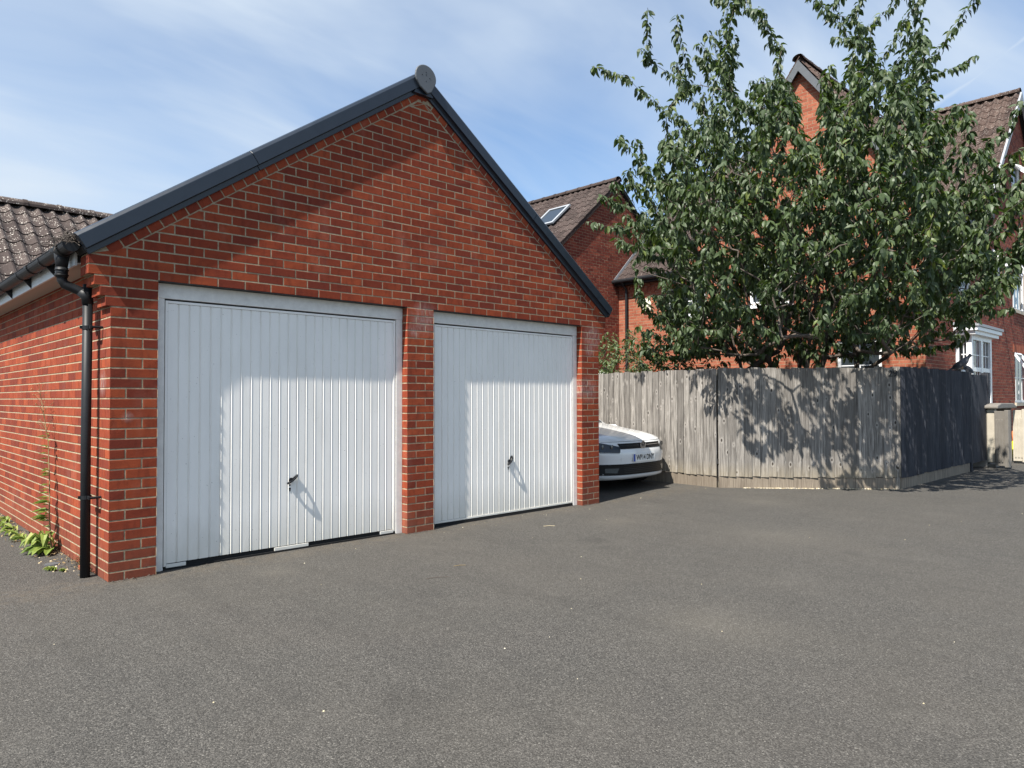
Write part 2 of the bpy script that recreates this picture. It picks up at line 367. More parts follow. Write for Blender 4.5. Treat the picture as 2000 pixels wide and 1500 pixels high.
# brick masonry: real bricks proud of a mortar bed whose joints slope to shed water
def masonry(o, ux, n, z0, z1, spans, zj=.07, mod=.225, phase=0., rec=.0025, fine=True, depth=.012, seed=1, back=.02):
    """returns (mortar MB, list of bricks). brick = (s0b,s1b,s0t,s1t,zb,zt)"""
    rg = random.Random(seed); mo = MB(); out = []
    o = Vector(o); P = lambda s, z, d: o+ux*s+Z*z+n*d
    k0 = math.floor((z0-zj)/.075)-1; k1 = math.ceil((z1-zj)/.075)+1
    for k in range(k0, k1+1):
        zb = max(z0, zj+.075*k); zt = min(z1, zj+.075*k+.065); zu = min(z1, zj+.075*(k+1))
        if zu-zb < .012: continue
        if zt-zb < .01: zt = zu
        for (a0, b0, a1, b1, ph) in spans(zb, zt, k):        # left/right at bottom, left/right at top
            if min(b0-a0, b1-a1) < .02 and max(b0-a0, b1-a1) < .05: continue
            off = ph + (mod/2 if k % 2 else 0)
            lo, hi = min(a0, a1), max(b0, b1)
            s = off + mod*math.floor((lo-off)/mod); carry = None
            while s < hi:
                x0, x1 = s, s+mod-.010
                l0, l1, r0, r1 = max(x0, a0), max(x0, a1), min(x1, b0), min(x1, b1)
                if carry is not None: l0 = l1 = carry; carry = None
                if lo >= x0-.01 and 0 < max(r0-l0, r1-l1) < .05 and abs(a0-a1) < 1e-4 and x1 < min(b0, b1)-.06:
                    carry = a0; s += mod; continue
                if r0 > l0 or r1 > l1:
                    l0, l1 = min(l0, max(r0, l0) if r0 > l0 else r0), min(l1, r1)
                    if r0 < l0: l0 = r0
                    if max(r0-l0, r1-l1) > .018: out.append((l0, r0, l1, r1, zb, zt))
                # perpend after this brick
                if x1 < b0-.004 and x1 > a0: mo.quad(P(x1-.002, zb, -rec), P(x1+.010, zb, -.0006), P(x1+.010, zt, -.0006), P(x1-.002, zt, -rec))
                s += mod
            # bed joint over the course, face sloping out towards its foot
            if zt < zu:
                mo.quad(P(a0, zt-.001, -.0004), P(b0, zt-.001, -.0004), P(b1, zu+.001, -rec), P(a1, zu+.001, -rec))
            mo.quad(P(a0, zb, -rec-.001), P(b0, zb, -rec-.001), P(b1, zu, -rec-.001), P(a1, zu, -rec-.001))
            mo.quad(P(a1, zu, -back-.05), P(b1, zu, -back-.05), P(b0, zb, -back-.05), P(a0, zb, -back-.05))
    return mo, out, P, rg
def add_brick(mb, P, b, rg, fine=True, depth=.012, jit=.0007, T=None):
    l0, r0, l1, r1, zb, zt = b; j = lambda: rg.uniform(-jit, jit); base = rg.uniform(0, jit*1.2); c = .0022 if fine else 0
    r = rg.random()
    e = lambda: rg.uniform(-.0008, .0008) if fine else 0
    L0, R0, R1, L1 = (l0+e(), zb+e()), (r0+e(), zb+e()), (r1+e(), zt+e()), (l1+e(), zt+e())
    fr = [P(L0[0]+c, L0[1]+c, base+j()), P(R0[0]-c, R0[1]+c, base+j()), P(R1[0]-c, R1[1]-c, base+j()), P(L1[0]+c, L1[1]-c, base+j())]
    md = [P(*L0, -c*.6), P(*R0, -c*.6), P(*R1, -c*.6), P(*L1, -c*.6)] if fine else None
    bk = [P(*L0, -depth), P(*R0, -depth), P(*R1, -depth), P(*L1, -depth)]
    if T is not None: fr, bk = [T @ q for q in fr], [T @ q for q in bk]; md = md and [T @ q for q in md]
    i = len(mb.v); rings = [fr, md, bk] if fine else [fr, bk]
    for rr in rings: mb.v += [tuple(q) for q in rr]
    mb.f.append((i, i+1, i+2, i+3)); nf = 1
    for q in range(len(rings)-1):
        for k in range(4):
            a, b2 = i+4*q+k, i+4*q+(k+1) % 4; mb.f.append((b2, a, a+4, b2+4)); nf += 1
    mb.r += [r]*nf; mb.m += [0]*nf

# ------------------------------------------------------------------ ground
g = MB(); g.quad((-160, -160, 0), (260, -160, 0), (260, 260, 0), (-160, 260, 0))
gr = g.build('ground', 'asphalt', kind='structure'); gr['label'] = 'worn grey tarmac yard'

# ------------------------------------------------------------------ garage
PW, OW, TH = .3275, 2.323, 5.6285
XS = [0, PW, PW+OW, 2*PW+OW, 2*PW+2*OW, 3*PW+2*OW]
HEAD = .07+.075*29; PITCH = .70; GD = 5.2; XM = TH/2
garage = thing('garage', 'red brick double garage with two white up and over doors and a black edged gable', 'garage')
CORB = {26: .036, 27: .072, 28: .108}
def ledge(k): return 0. if k < 26 else CORB.get(k, .148)
RAKE0 = 2.452                                  # z of the underside of the rake bricks at x=0 side
def rakez(x): return 2.485+PITCH*(XM-abs(x-XM)) # top of the rake course
RB = .065/math.cos(math.atan(PITCH))+.012
def gspans(zb, zt, k):
    e = ledge(k)
    def lim(z):
        lo = XM-max(0, (2.485+PITCH*XM-RB-z)/PITCH); lo = -e if lo < .03 else lo; return lo
    a0, a1 = lim(zb), lim(zt)
    if a0 >= XM: return []
    if k <= 28 and zt <= HEAD+.001:
        return [(-e, PW, -e, PW, 0), (XS[2], XS[3], XS[2], XS[3], XS[2]), (XS[4], TH+e, XS[4], TH+e, XS[4])]
    a1 = min(a1, XM-.001)
    return [(a0, TH-a0, a1, TH-a1, .0)]
mo, br, P, rg = masonry((0, 0, 0), X, -Y, 0, 4.45, gspans, rec=.0013, seed=3)
# rake course of headers, following each slope
th = math.atan(PITCH); rk = MB()
for sgn in (-1, 1):
    ux = Vector((-sgn*math.cos(th), 0, math.sin(th))); nz = Vector((sgn*math.sin(th), 0, math.cos(th)))
    o0 = Vector((XM+sgn*(XM+.0), 0, 2.485-.0*PITCH-.065/math.cos(th)))
    Lr = (XM+.0)/math.cos(th); s = .0; rr = random.Random(5+sgn)
    while s < Lr-.06:
        w = .1025
        Pk = lambda a, b, d: o0+ux*(s+a)+nz*b-Y*d
        add_brick(rk, (lambda a, b, d: Pk(a, b, d)) if sgn < 0 else (lambda a, b, d: Pk(w-a, b, d)), (0, w, 0, w, 0, .063), rr)
        q = [Pk(w, 0, -.004), Pk(w+.011, 0, -.0015), Pk(w+.011, .065, -.0015), Pk(w, .065, -.004)]
        mo.quad(*q) if sgn < 0 else mo.quad(*q[::-1])
        s += .1135
    q = [o0+ux*-.02-nz*.014+Y*.0035, o0+ux*Lr-nz*.014+Y*.0035, o0+ux*Lr+nz*.07+Y*.0045, o0+ux*-.02+nz*.07+Y*.0045]
    mo.quad(*q) if sgn < 0 else mo.quad(*q[::-1])
# mortar skin behind the triangle of cut bricks
mo.poly([(-.148, .0045, 2.252), (TH+.148, .0045, 2.252), (TH+.148, .0045, 2.38), (XM, .0045, 4.40), (-.148, .0045, 2.38)][::1])
# reveals of the openings (brick returns) are thin prisms behind the face
def reveal(x, sgn, h):
    z = .0; k = 0
    m2, b2, P2, r2 = masonry((x, 0, 0), Y if sgn < 0 else -Y, Vector((sgn, 0, 0)), 0, h,
        lambda zb, zt, k: [(0, .1025, 0, .1025, 0)] if sgn < 0 else [(-.1025, 0, -.1025, 0, -.1025)], mod=.215, seed=int(x*10))
    return m2, [(q, P2) for q in b2], r2
wall = mo.build('front_wall', 'mortar', garage)
cand = []
sidebricks = MB()
for b in br:
    cx = (b[0]+b[1])/2; d = (Vector((cx, 0, b[4]))-CAM).length
    rect = abs(b[0]-b[2]) < 1e-4 and abs(b[1]-b[3]) < 1e-4
    cand.append((d if rect else 99, b))
cand.sort(key=lambda q: q[0])
fl = MB(); sizes = {}
for i, (d, b) in enumerate(cand):
    if i < 300 and d < 50:
        L = round((b[1]-b[0])*200)/200; H = round((b[5]-b[4])*200)/200; var = rg.randrange(6); key = (L, H, var)
        if key not in sizes:
            bm = MB(); add_brick(bm, lambda s, z, dd: Vector((s, -dd, z)), (-(b[1]-b[0])/2, (b[1]-b[0])/2, -(b[1]-b[0])/2, (b[1]-b[0])/2, 0, b[5]-b[4]), rg)
            bm.r = [0.]*len(bm.f); sizes[key] = bm.mesh('brick', 'garage_brick')
        put('brick', sizes[key], wall, loc=((b[0]+b[1])/2, rg.uniform(-.0008, .0003), b[4]))
    else: add_brick(fl, P, b, rg)
fl.v += []; i0 = len(fl.v); fl.v += rk.v; fl.f += [tuple(q+i0 for q in f) for f in rk.f]; fl.r += rk.r; fl.m += rk.m
rm = MB()
for x, sg in ((XS[1], 1), (XS[2], -1), (XS[3], 1), (XS[4], -1)):
    m2, b2, r2 = reveal(x, sg, HEAD)
    i0 = len(rm.v); rm.v += m2.v; rm.f += [tuple(q+i0 for q in f) for f in m2.f]; rm.r += m2.r; rm.m += m2.m
    for q, P2 in b2: add_brick(fl, P2, q, r2)
fl.build('brickwork', 'garage_brick', wall, kind='stuff')
rm.build('reveal_mortar', 'mortar', garage, kind='stuff')
# corbel stacks seen from the side, and side walls
def corbels(xw, sgn):
    mb = MB(); mm = MB()
    for k in range(26, 31):
        e = ledge(k); zb = .07+.075*k; zt = zb+.065
        x0 = xw+sgn*e
        n = Vector((sgn, 0, 0)); uy = Y if sgn < 0 else -Y
        for a, b in ((0, .1025), (.1125, .215)):
            PP = (lambda s, z, d: Vector((x0, s, z))+n*d) if sgn < 0 else (lambda s, z, d: Vector((x0, .215-s, z))+n*d)
            add_brick(mb, PP, (a, b, a, b, zb, zt), rg, depth=.05)
        mm.box((min(x0-sgn*.003, xw), .001, zb-.0001), (max(x0-sgn*.003, xw), .214, zb+.075))
        mb.quad((x0, .0, zb), (x0, .215, zb), (xw, .215, zb), (xw, 0, zb)) if sgn < 0 else mb.quad((xw, .0, zb), (xw, .215, zb), (x0, .215, zb), (x0, 0, zb))
    return mb, mm
for xw, sg in ((0, -1), (TH, 1)):
    a, b = corbels(xw, sg); cb = b.build('corbel', 'mortar', garage); a.build('corbel_bricks', 'garage_brick', cb, kind='stuff')
side = MB(); sm = MB()
m2, b2, P2, r2 = masonry((0, 0, 0), -Y, -X, 0, 2.36, lambda zb, zt, k: [(-GD, 0, -GD, 0, 0)], seed=9, rec=.003, phase=-.0)
i0 = 0; lw = m2.build('side_wall', 'mortar', garage)
b2 = [q for q in b2 if True]
for q in b2: add_brick(side, P2, q, r2)
side.build('brickwork', 'garage_brick', lw, kind='stuff')
m2, b2, P2, r2 = masonry((TH, 0, 0), Y, X, 0, 2.36, lambda zb, zt, k: [(0, GD, 0, GD, 0)], seed=10)
lw2 = m2.build('side_wall', 'mortar', garage); s2 = MB()
for q in b2: add_brick(s2, P2, q, r2, fine=False)
s2.build('brickwork', 'garage_brick', lw2, kind='stuff')
# back of the front wall and dark inside so that no light leaks
ib = MB(); ib.box((.02, .35, .0), (TH-.02, .37, 2.3)); ib.box((.02, .115, HEAD+.002), (TH-.02, .35, 2.36)); ib.build('inner_lining', 'dark_inside', garage)

# doors
def garage_door(x0, x1, nrib, angle, hx, hz, gap):
    fr = MB(); yf = .084
    fr.box((x0+.001, yf, .0), (x0+.075, yf+.05, HEAD-.123)); fr.box((x1-.075, yf, .0), (x1-.001, yf+.05, HEAD-.123))
    fr.box((x0+.001, yf-.003, HEAD-.123), (x1-.001, yf+.05, HEAD-.005))
    f = fr.build('door_frame', 'frame_paint', garage); bevel(f, .003)
    a, b = x0+.082, x1-.082; zb, zt = .028 if gap else .035, HEAD-.137; yd = .095
    pm = MB(); bor = .022
    # pressed steel face: flat pans divided by narrow V grooves
    pit = (b-a-2*bor)/nrib; prof = [(a+bor, .0)]
    for i in range(nrib):
        xa = a+bor+i*pit
        prof += [(xa+.004, 0), (xa+pit-.016, 0.0), (xa+pit-.0135, .008), (xa+pit-.0075, .0085), (xa+pit-.0005, -.0028)]
    prof.append((b-bor, 0))
    for (xa, ya), (xb, yb) in zip(prof[:-1], prof[1:]): pm.quad((xa, yd+ya, zb+bor), (xb, yd+yb, zb+bor), (xb, yd+yb, zt-bor), (xa, yd+ya, zt-bor))
    d = pm.build('garage_door', 'door_paint', garage)
    rim = MB(); w = bor-.002
    rim.box((a, yd-.006, zb), (a+w, yd+.02, zt)); rim.box((b-w, yd-.006, zb), (b, yd+.02, zt))
    rim.box((a+w, yd-.006, zt-w), (b-w, yd+.02, zt)); rim.box((a+w, yd-.006, zb), (b-w, yd+.02, zb+w)) if not gap else (
        rim.box((a+w, yd-.006, zb-.012), (a+.17, yd+.02, zb+w-.004)), rim.box((XM*0+(a+b)/2-.17, yd-.006, zb-.012), ((a+b)/2+.15, yd+.02, zb+w-.004)), rim.box((b-.17, yd-.006, zb-.012), (b-w, yd+.02, zb+w-.004)))
    r = rim.build('door_rim', 'door_paint', d); bevel(r, .002)
    dk = MB(); dk.box((a-.003, yd+.012, .0), (b+.003, yd+.03, zt+.008)); dk.build('door_backing', 'rubber', d)
    rb = MB(); rb.box((a, yd-.008, .004), (b, yd+.012, zb-.013 if gap else zb-.008)); rb.build('bottom_seal', 'rubber', d)
    # handle: a looped pull standing off the door, with a lock under it
    h = MB(); ca, sa = math.cos(angle), math.sin(angle); ax = Vector((ca, 0, sa)); c0 = Vector((hx, yd, hz)); T = Vector((-sa, 0, ca))
    Q = lambda u, w_: c0+ax*u-Y*w_
    outer = [(-.050, 0.004), (-.062, .012), (-.052, .030), (-.028, .046), (.0, .052), (.028, .048), (.050, .034), (.062, .016), (.052, .004)]
    inner = [(-.020, .016), (-.030, .020), (-.030, .028), (-.012, .036), (.006, .038), (.026, .034), (.034, .026), (.034, .020), (.022, .016)]
    for sd_, rev in ((-.005, 0), (.005, 1)):
        for k in range(len(outer)-1):
            q = [Q(*outer[k])+T*sd_, Q(*outer[k+1])+T*sd_, Q(*inner[k+1])+T*sd_, Q(*inner[k])+T*sd_]; h.quad(*(q[::-1] if rev else q))
        q = [Q(*outer[0])+T*sd_, Q(*outer[-1])+T*sd_, Q(*inner[-1])+T*sd_, Q(*inner[0])+T*sd_]; h.quad(*(q if rev else q[::-1]))
    for ring, rev in ((outer, 1), (inner, 0)):
        for k in range(len(ring)):
            p, q = ring[k], ring[(k+1) % len(ring)]; w4 = [Q(*p)-T*.005, Q(*q)-T*.005, Q(*q)+T*.005, Q(*p)+T*.005]; h.quad(*(w4 if rev else w4[::-1]))
    h.tube([c0+Y*.002-ax*.01, c0-Y*.014-ax*.01], .02, 14)
    h.build('handle', 'black_plastic', d)
    lk = MB(); lk.tube([(hx-.018, yd+.003, hz-.05), (hx-.018, yd-.004, hz-.05)], .0075, 12); lk.tube([(hx-.018, yd+.003, hz-.082), (hx-.018, yd-.003, hz-.082)], .009, 12)
    lk.box((hx-.023, yd-.003, hz-.105), (hx-.013, yd+.001, hz-.082)); lk.build('lock', 'black_plastic', d)
garage_door(XS[1], XS[2], 25, math.radians(38), 1.478, .625, True)
garage_door(XS[3], XS[4], 26, math.radians(60), 4.135, .630, False)
sl = MB(); sl.box((XS[1]+.05, .085, -.02), (XS[2]-.05, .12, .004)); sl.box((XS[3]+.05, .085, -.02), (XS[4]-.05, .12, .004)); sl.build('threshold', 'rubber', garage)
li = MB(); li.box((XS[1], .002, HEAD-.004), (XS[2], .09, HEAD-.0005)); li.box((XS[3], .002, HEAD-.004), (XS[4], .09, HEAD-.0005)); li.build('steel_lintel', 'black_plastic', garage)

# dry verge on both slopes
def verge(sgn):
    mb = MB(); ux = Vector((-sgn*math.cos(th), 0, math.sin(th))); nz = Vector((sgn*math.sin(th), 0, math.cos(th)))
    o0 = Vector((XM+sgn*(XM+.15), 0, 2.485-.15*PITCH)); L = (XM+.15)/math.cos(th)
    prof = [(.003, -.004), (-.020, -.004), (-.022, .036), (-.034, .040), (-.058, .040), (-.056, .138), (-.038, .160), (-.012, .168), (.055, .164), (.055, .142), (.003, .12)]
    seams = [0, 1.72, L] if sgn > 0 else [0, 1.55, L]
    for a, b in zip(seams[:-1], seams[1:]):
        A = [o0+ux*a+Y*y+nz*z for y, z in prof]; mb.prism(A if sgn > 0 else A[::-1], ux*(b-a-.004))
    bevel(mb.build('verge_trim', 'verge_plastic', garage), .003)
verge(-1); verge(1)
ak = MB(); ak.prism([(XM-.12, -.05, 4.40), (XM+.12, -.05, 4.40), (XM, -.05, 4.60)], (0, .10, 0)); ak.prism([(XM-.20, .0, 4.23), (XM+.20, .0, 4.23), (XM+.20, .0, 4.30), (XM, .0, 4.44), (XM-.20, .0, 4.30)], (0, .08, 0), m=1); ak.build('apex_filler', ['verge_plastic', 'mortar'], garage)
kb = MB(); kb.prism([(XM-.075, -.001, 4.362), (XM+.075, -.001, 4.362), (XM+.05, -.001, 4.41), (XM-.05, -.001, 4.41)], (0, .03, 0)); kb.build('apex_brick', 'garage_brick', garage)
cap = MB(); cp = []
cz = 4.572
for k in range(17):
    a = math.radians(-28+236*k/16); cp.append((XM+.130*math.cos(a), -.067, cz+.122*math.sin(a)))
cp += [(XM-.07, -.067, cz-.115), (XM+.02, -.067, cz-.165), (XM+.07, -.067, cz-.14)]
cap.prism(cp[::-1], (0, -.022, 0)); cpo = cap.build('ridge_end_cap', 'cap_plastic', garage); bevel(cpo, .009, 3)
hl = MB()
for dx, dz in ((0, .045), (0, .02), (-.048, .01), (.045, -.005), (0, -.045)): hl.tube([(XM+dx, -.0885, cz+dz), (XM+dx, -.0905, cz+dz)], .0055, 10)
hl.build('screw_hole', 'black_plastic', cpo)

# roofs of interlocking tiles
def tile_mesh(w, gauge, hgt, m, th_=.016):
    mb = MB(); n = 8; pr = []
    for i in range(n+1):
        u = i/n; pr.append((u*w*1.04, hgt*(.5-.5*math.cos(2*math.pi*min(1, max(0, (u-.30)/.70)))) - .10*hgt*math.sin(math.pi*min(1, u/.30))))
    L = gauge+.06
    for (xa, za), (xb, zb) in zip(pr[:-1], pr[1:]):
        mb.quad((xa, 0, za+th_), (xb, 0, zb+th_), (xb, L, zb), (xa, L, za)); mb.quad((xa, 0, za-.006), (xb, 0, zb-.006), (xb, 0, zb+th_), (xa, 0, za+th_))
    xb, zb = pr[-1]; mb.quad((xb, 0, zb-.006), (xb, L, zb-.02), (xb, L, zb), (xb, 0, zb+th_))
    return mb
def roof_slope(parent, name, e0, ux, up, ncol, nrow, w, gauge, hgt, mat, single=lambda c, r: False, keep=lambda c, r: True, seed=2):
    """e0 eave corner, ux along the eave, up the slope direction"""
    n = ux.cross(up).normalized(); Mx = Matrix.Identity(4)
    for i in range(3): Mx[i][0], Mx[i][1], Mx[i][2] = ux[i], up[i], n[i]
    me = tile_mesh(w, gauge, hgt, mat); sh = None; rg_ = random.Random(seed); big = MB(); base = MB()
    W, H = ncol*w, nrow*gauge
    q = [Vector(e0)-n*.02, Vector(e0)+ux*W-n*.02, Vector(e0)+ux*W+up*H-n*.02, Vector(e0)+up*H-n*.02]
    base.prism(q[::-1], -n*.05); ro = base.build(name, 'dark_inside', parent)
    for r in range(nrow):
        for c in range(ncol):
            if not keep(c, r): continue
            T = Matrix.Translation(Vector(e0)+ux*(c*w+rg_.uniform(-.002, .002))+up*(r*gauge)+n*(.004+rg_.uniform(0, .004))) @ Mx @ Matrix.Rotation(rg_.uniform(-.006, .006), 4, 'Z')
            if single(c, r):
                if sh is None: sh = me.mesh('roof_tile', mat, smooth=False)
                o = put('roof_tile', sh, ro); o.matrix_world = T
            else:
                i0 = len(big.v); big.v += [tuple(T @ Vector(v)) for v in me.v]; rv = rg_.random()
                big.f += [tuple(k+i0 for k in f) for f in me.f]; big.r += [rv]*len(me.f); big.m += [0]*len(me.f)
    if big.f: big.build('roof_tiles', mat, ro, kind='stuff')
    return ro
def ridge(parent, a, b, mat, r=.13, seg=.45, single=True):
    a, b = Vector(a), Vector(b); d = (b-a).normalized(); s = d.cross(Z).normalized(); L = (b-a).length; k = 0
    n = max(1, round(L/seg)); sg = L/n
    for i in range(n):
        mb = MB()
        for (t0, t1, rr) in ((0, 1, r), (0, .12, r+.012)):
            def f(u, v): ang = math.pi*(v*1.1-.05); return a+d*(i*sg+(t0+(t1-t0)*u)*sg*.995)+s*(rr*math.cos(ang))+Z*(rr*.78*math.sin(ang)-.02)
            mb.grid(f, 1, 8)
        mb.r = [((i*37) % 11)/11]*len(mb.f); mb.build('ridge_tile', mat, parent)
ex = Vector((math.cos(th), 0, math.sin(th)))
gl = roof_slope(garage, 'left_roof', (-.20, GD+.0, 2.45), -Y, ex, 26, 10, .2, .345, .045, 'left_tile')
grr = roof_slope(garage, 'right_roof', (TH+.20, .04, 2.45), Y, Vector((-math.cos(th), 0, math.sin(th))), 26, 10, .2, .345, .045, 'left_tile')
ridge(garage, (XM, .02, 4.565), (XM, GD, 4.565), 'left_tile', r=.10)
# eaves: soffit, fascia, gutter and downpipe on the left, plain ones on the right
for sg, x0 in ((-1, 0.), (1, TH)):
    e = MB(); a, b = sorted((x0, x0+sg*.170)); e.box((a, .216, 2.335), (b, GD, 2.345)); e.build('soffit', 'soffit_brown', garage)
    e = MB(); a, b = sorted((x0+sg*.170, x0+sg*.186)); e.box((a, .216, 2.325), (b, GD, 2.49)); e.build('fascia', 'fascia_white', garage)
    gx = x0+sg*.245; gz = 2.455; gm = MB()
    def gut(u, v, r=.058):
        an = math.pi*(1+v); return (gx+r*math.cos(an), .05+u*(GD-.05), gz+r*math.sin(an)*1.05)
    gm.grid(gut, 1, 12); gm.grid(lambda u, v: gut(u, 1-v, .054), 1, 12)
    gm.tube([(gx+.058, .05, gz), (gx+.058, GD, gz)], .005, 6); gm.tube([(gx-.058, .05, gz), (gx-.058, GD, gz)], .005, 6)
    an = [(gx+.058*math.cos(math.pi*(1+v/10)), .052, gz+.061*math.sin(math.pi*(1+v/10))) for v in range(11)]
    gm.poly(an); gm.poly([(p[0], p[1]-.006, p[2]) for p in an][::-1])
    gt = gm.build('gutter', 'black_plastic', garage, smooth=False)
    for yb in (.85, 1.75, 2.65, 3.55, 4.45):
        bk = MB(); pts = [(gx+.063*math.cos(math.pi*(1+v/8)), yb, gz+.066*math.sin(math.pi*(1+v/8))) for v in range(9)]
        for p, q in zip(pts[:-1], pts[1:]): bk.prism([p, q, (q[0], q[1], q[2]-.004), (p[0], p[1], p[2]-.004)], (0, .03, 0))
        xin = x0+sg*.187; bk.prism([(xin, yb, gz+.0), (xin, yb, gz-.13), (gx-sg*.0, yb, gz-.066), (gx-sg*.045, yb, gz-.03)], (0, .012, 0)); bk.build('gutter_bracket', 'black_plastic', gt)
    for yb in (1.30, 3.2):
        bk = MB(); bk.grid(lambda u, v: (gx+.066*math.cos(math.pi*(1+v)), yb+u*.075, gz+.069*math.sin(math.pi*(1+v))), 1, 12); bk.build('gutter_joint', 'black_plastic', gt)
dp = MB(); px, py = -.082, .285
dp.tube([(px, py, .0), (px-.004, py, 1.0), (px, py, 2.20)], .034, 16)
dpo = dp.build('downpipe', 'black_plastic', garage, smooth=True)
ot = MB(); ot.tube([(-.245, .33, 2.425), (-.245, .33, 2.37), (-.245, .33, 2.30)], [.054, .046, .036], 14); ot.grid(lambda u, v: (-.245+.064*math.cos(math.pi*(1+v)), .22+u*.22, 2.455+.067*math.sin(math.pi*(1+v))), 1, 12)
ot.tube([(-.245, .33, 2.315), (-.245, .33, 2.24)], .041, 14); ot.tube([(-.245, .33, 2.30), (-.245, .33, 2.292)], .046, 14); ot.tube([(-.245, .33, 2.262), (-.245, .33, 2.254)], .046, 14)
ot.build('gutter_outlet', 'black_plastic', garage, smooth=True)
sw = MB(); sw.tube([(-.245, .33, 2.26), (-.243, .33, 2.225), (-.225, .325, 2.19), (-.17, .31, 2.165), (-.115, .295, 2.14), (-.088, .287, 2.11), (-.082, .285, 2.06)], .035, 14)
sw.tube([(-.125, .297, 2.148), (-.088, .287, 2.11), (-.082, .285, 2.05)], .041, 14); sw.build('offset_bend', 'black_plastic', dpo, smooth=True)
for zc_ in (1.86, .585):
    cb = MB(); cb.tube([(px, py, zc_), (px, py, zc_+.028)], .0385, 16); cb.box((px-.0, py-.095, zc_+.004), (px+.008, py+.06, zc_+.026)); cb.box((px-.052, py-.006, zc_+.004), (px-.036, py+.006, zc_+.026))
    cb.tube([(px, py-.088, zc_+.015), (-.0, py-.088, zc_+.015)], .010, 8); cb.build('pipe_clip', 'black_plastic', dpo)
# old nest of twigs and dirt in the gutter outlet
nb = MB(); rr = random.Random(4)
for i in range(150):
    c = Vector((-.225+rr.gauss(0, .045), .24+rr.gauss(0, .11), 2.45+abs(rr.gauss(0, .05)))); d = Vector((rr.gauss(0, 1), rr.gauss(0, 1), rr.gauss(-.1, .5))).normalized()*rr.uniform(.03, .10)
    nb.tube([c-d, c+Z*.012, c+d], .0018+rr.random()*.0015, 4, r=rr.random())
nest = nb.build('nest_debris', 'bark', kind='stuff'); tag(nest, 'tangle of twigs and dirt spilling from the gutter at the garage corner', 'debris')

# ------------------------------------------------------------------ garage wing behind (roof facing the camera)
wing = thing('garage_wing', 'low building behind the garage with a lichen spotted grey brown tiled roof', 'building', (0, 0, 0))
yr, zr, gau = 7.45, 4.33, .345; nrow = 10
up = Vector((0, math.cos(th), math.sin(th))); e0 = Vector((-.25, yr, zr))-up*(gau*nrow)
roof_slope(wing, 'roof', e0, X, up, 38, nrow, .196, gau, .048, 'left_tile', single=lambda c, r: c < 14, seed=8)
up2 = Vector((0, -math.cos(th), math.sin(th)))
roof_slope(wing, 'roof', Vector((-.25+38*.196, yr, zr))-up2*(gau*nrow), -X, up2, 38, nrow, .196, gau, .048, 'left_tile', seed=9)
ridge(wing, (-.25, yr, zr+.045), (7.15, yr, zr+.045), 'left_tile', r=.12)
m2, b2, P2, r2 = masonry((0, GD+.02, 0), -Y, -X, 0, 2.3, lambda zb, zt, k: [(-4.6, 0, -4.6, 0, 0)], seed=12)
ww = m2.build('wall', 'mortar', wing); s2 = MB()
for q in b2: add_brick(s2, P2, q, r2, fine=False)
m2, b2, P2, r2 = masonry((7.1, GD+.02, 0), Y, X, 0, 2.3, lambda zb, zt, k: [(0, 4.6, 0, 4.6, 0)], seed=13)
for q in b2: add_brick(s2, P2, q, r2, fine=False)
s2.build('brickwork', 'garage_brick', ww, kind='stuff'); m2.build('wall', 'mortar', wing)
gb = MB(); gb.box((.02, GD+.02, 0), (7.08, 9.7, 2.28)); gb.poly([(.0, GD, 2.28), (.0, 9.7, 2.28), (.0, yr, 4.2)]); gb.poly([(7.1, GD, 2.28), (7.1, yr, 4.2), (7.1, 9.7, 2.28)]); gb.build('core', 'soffit_brown', wing)

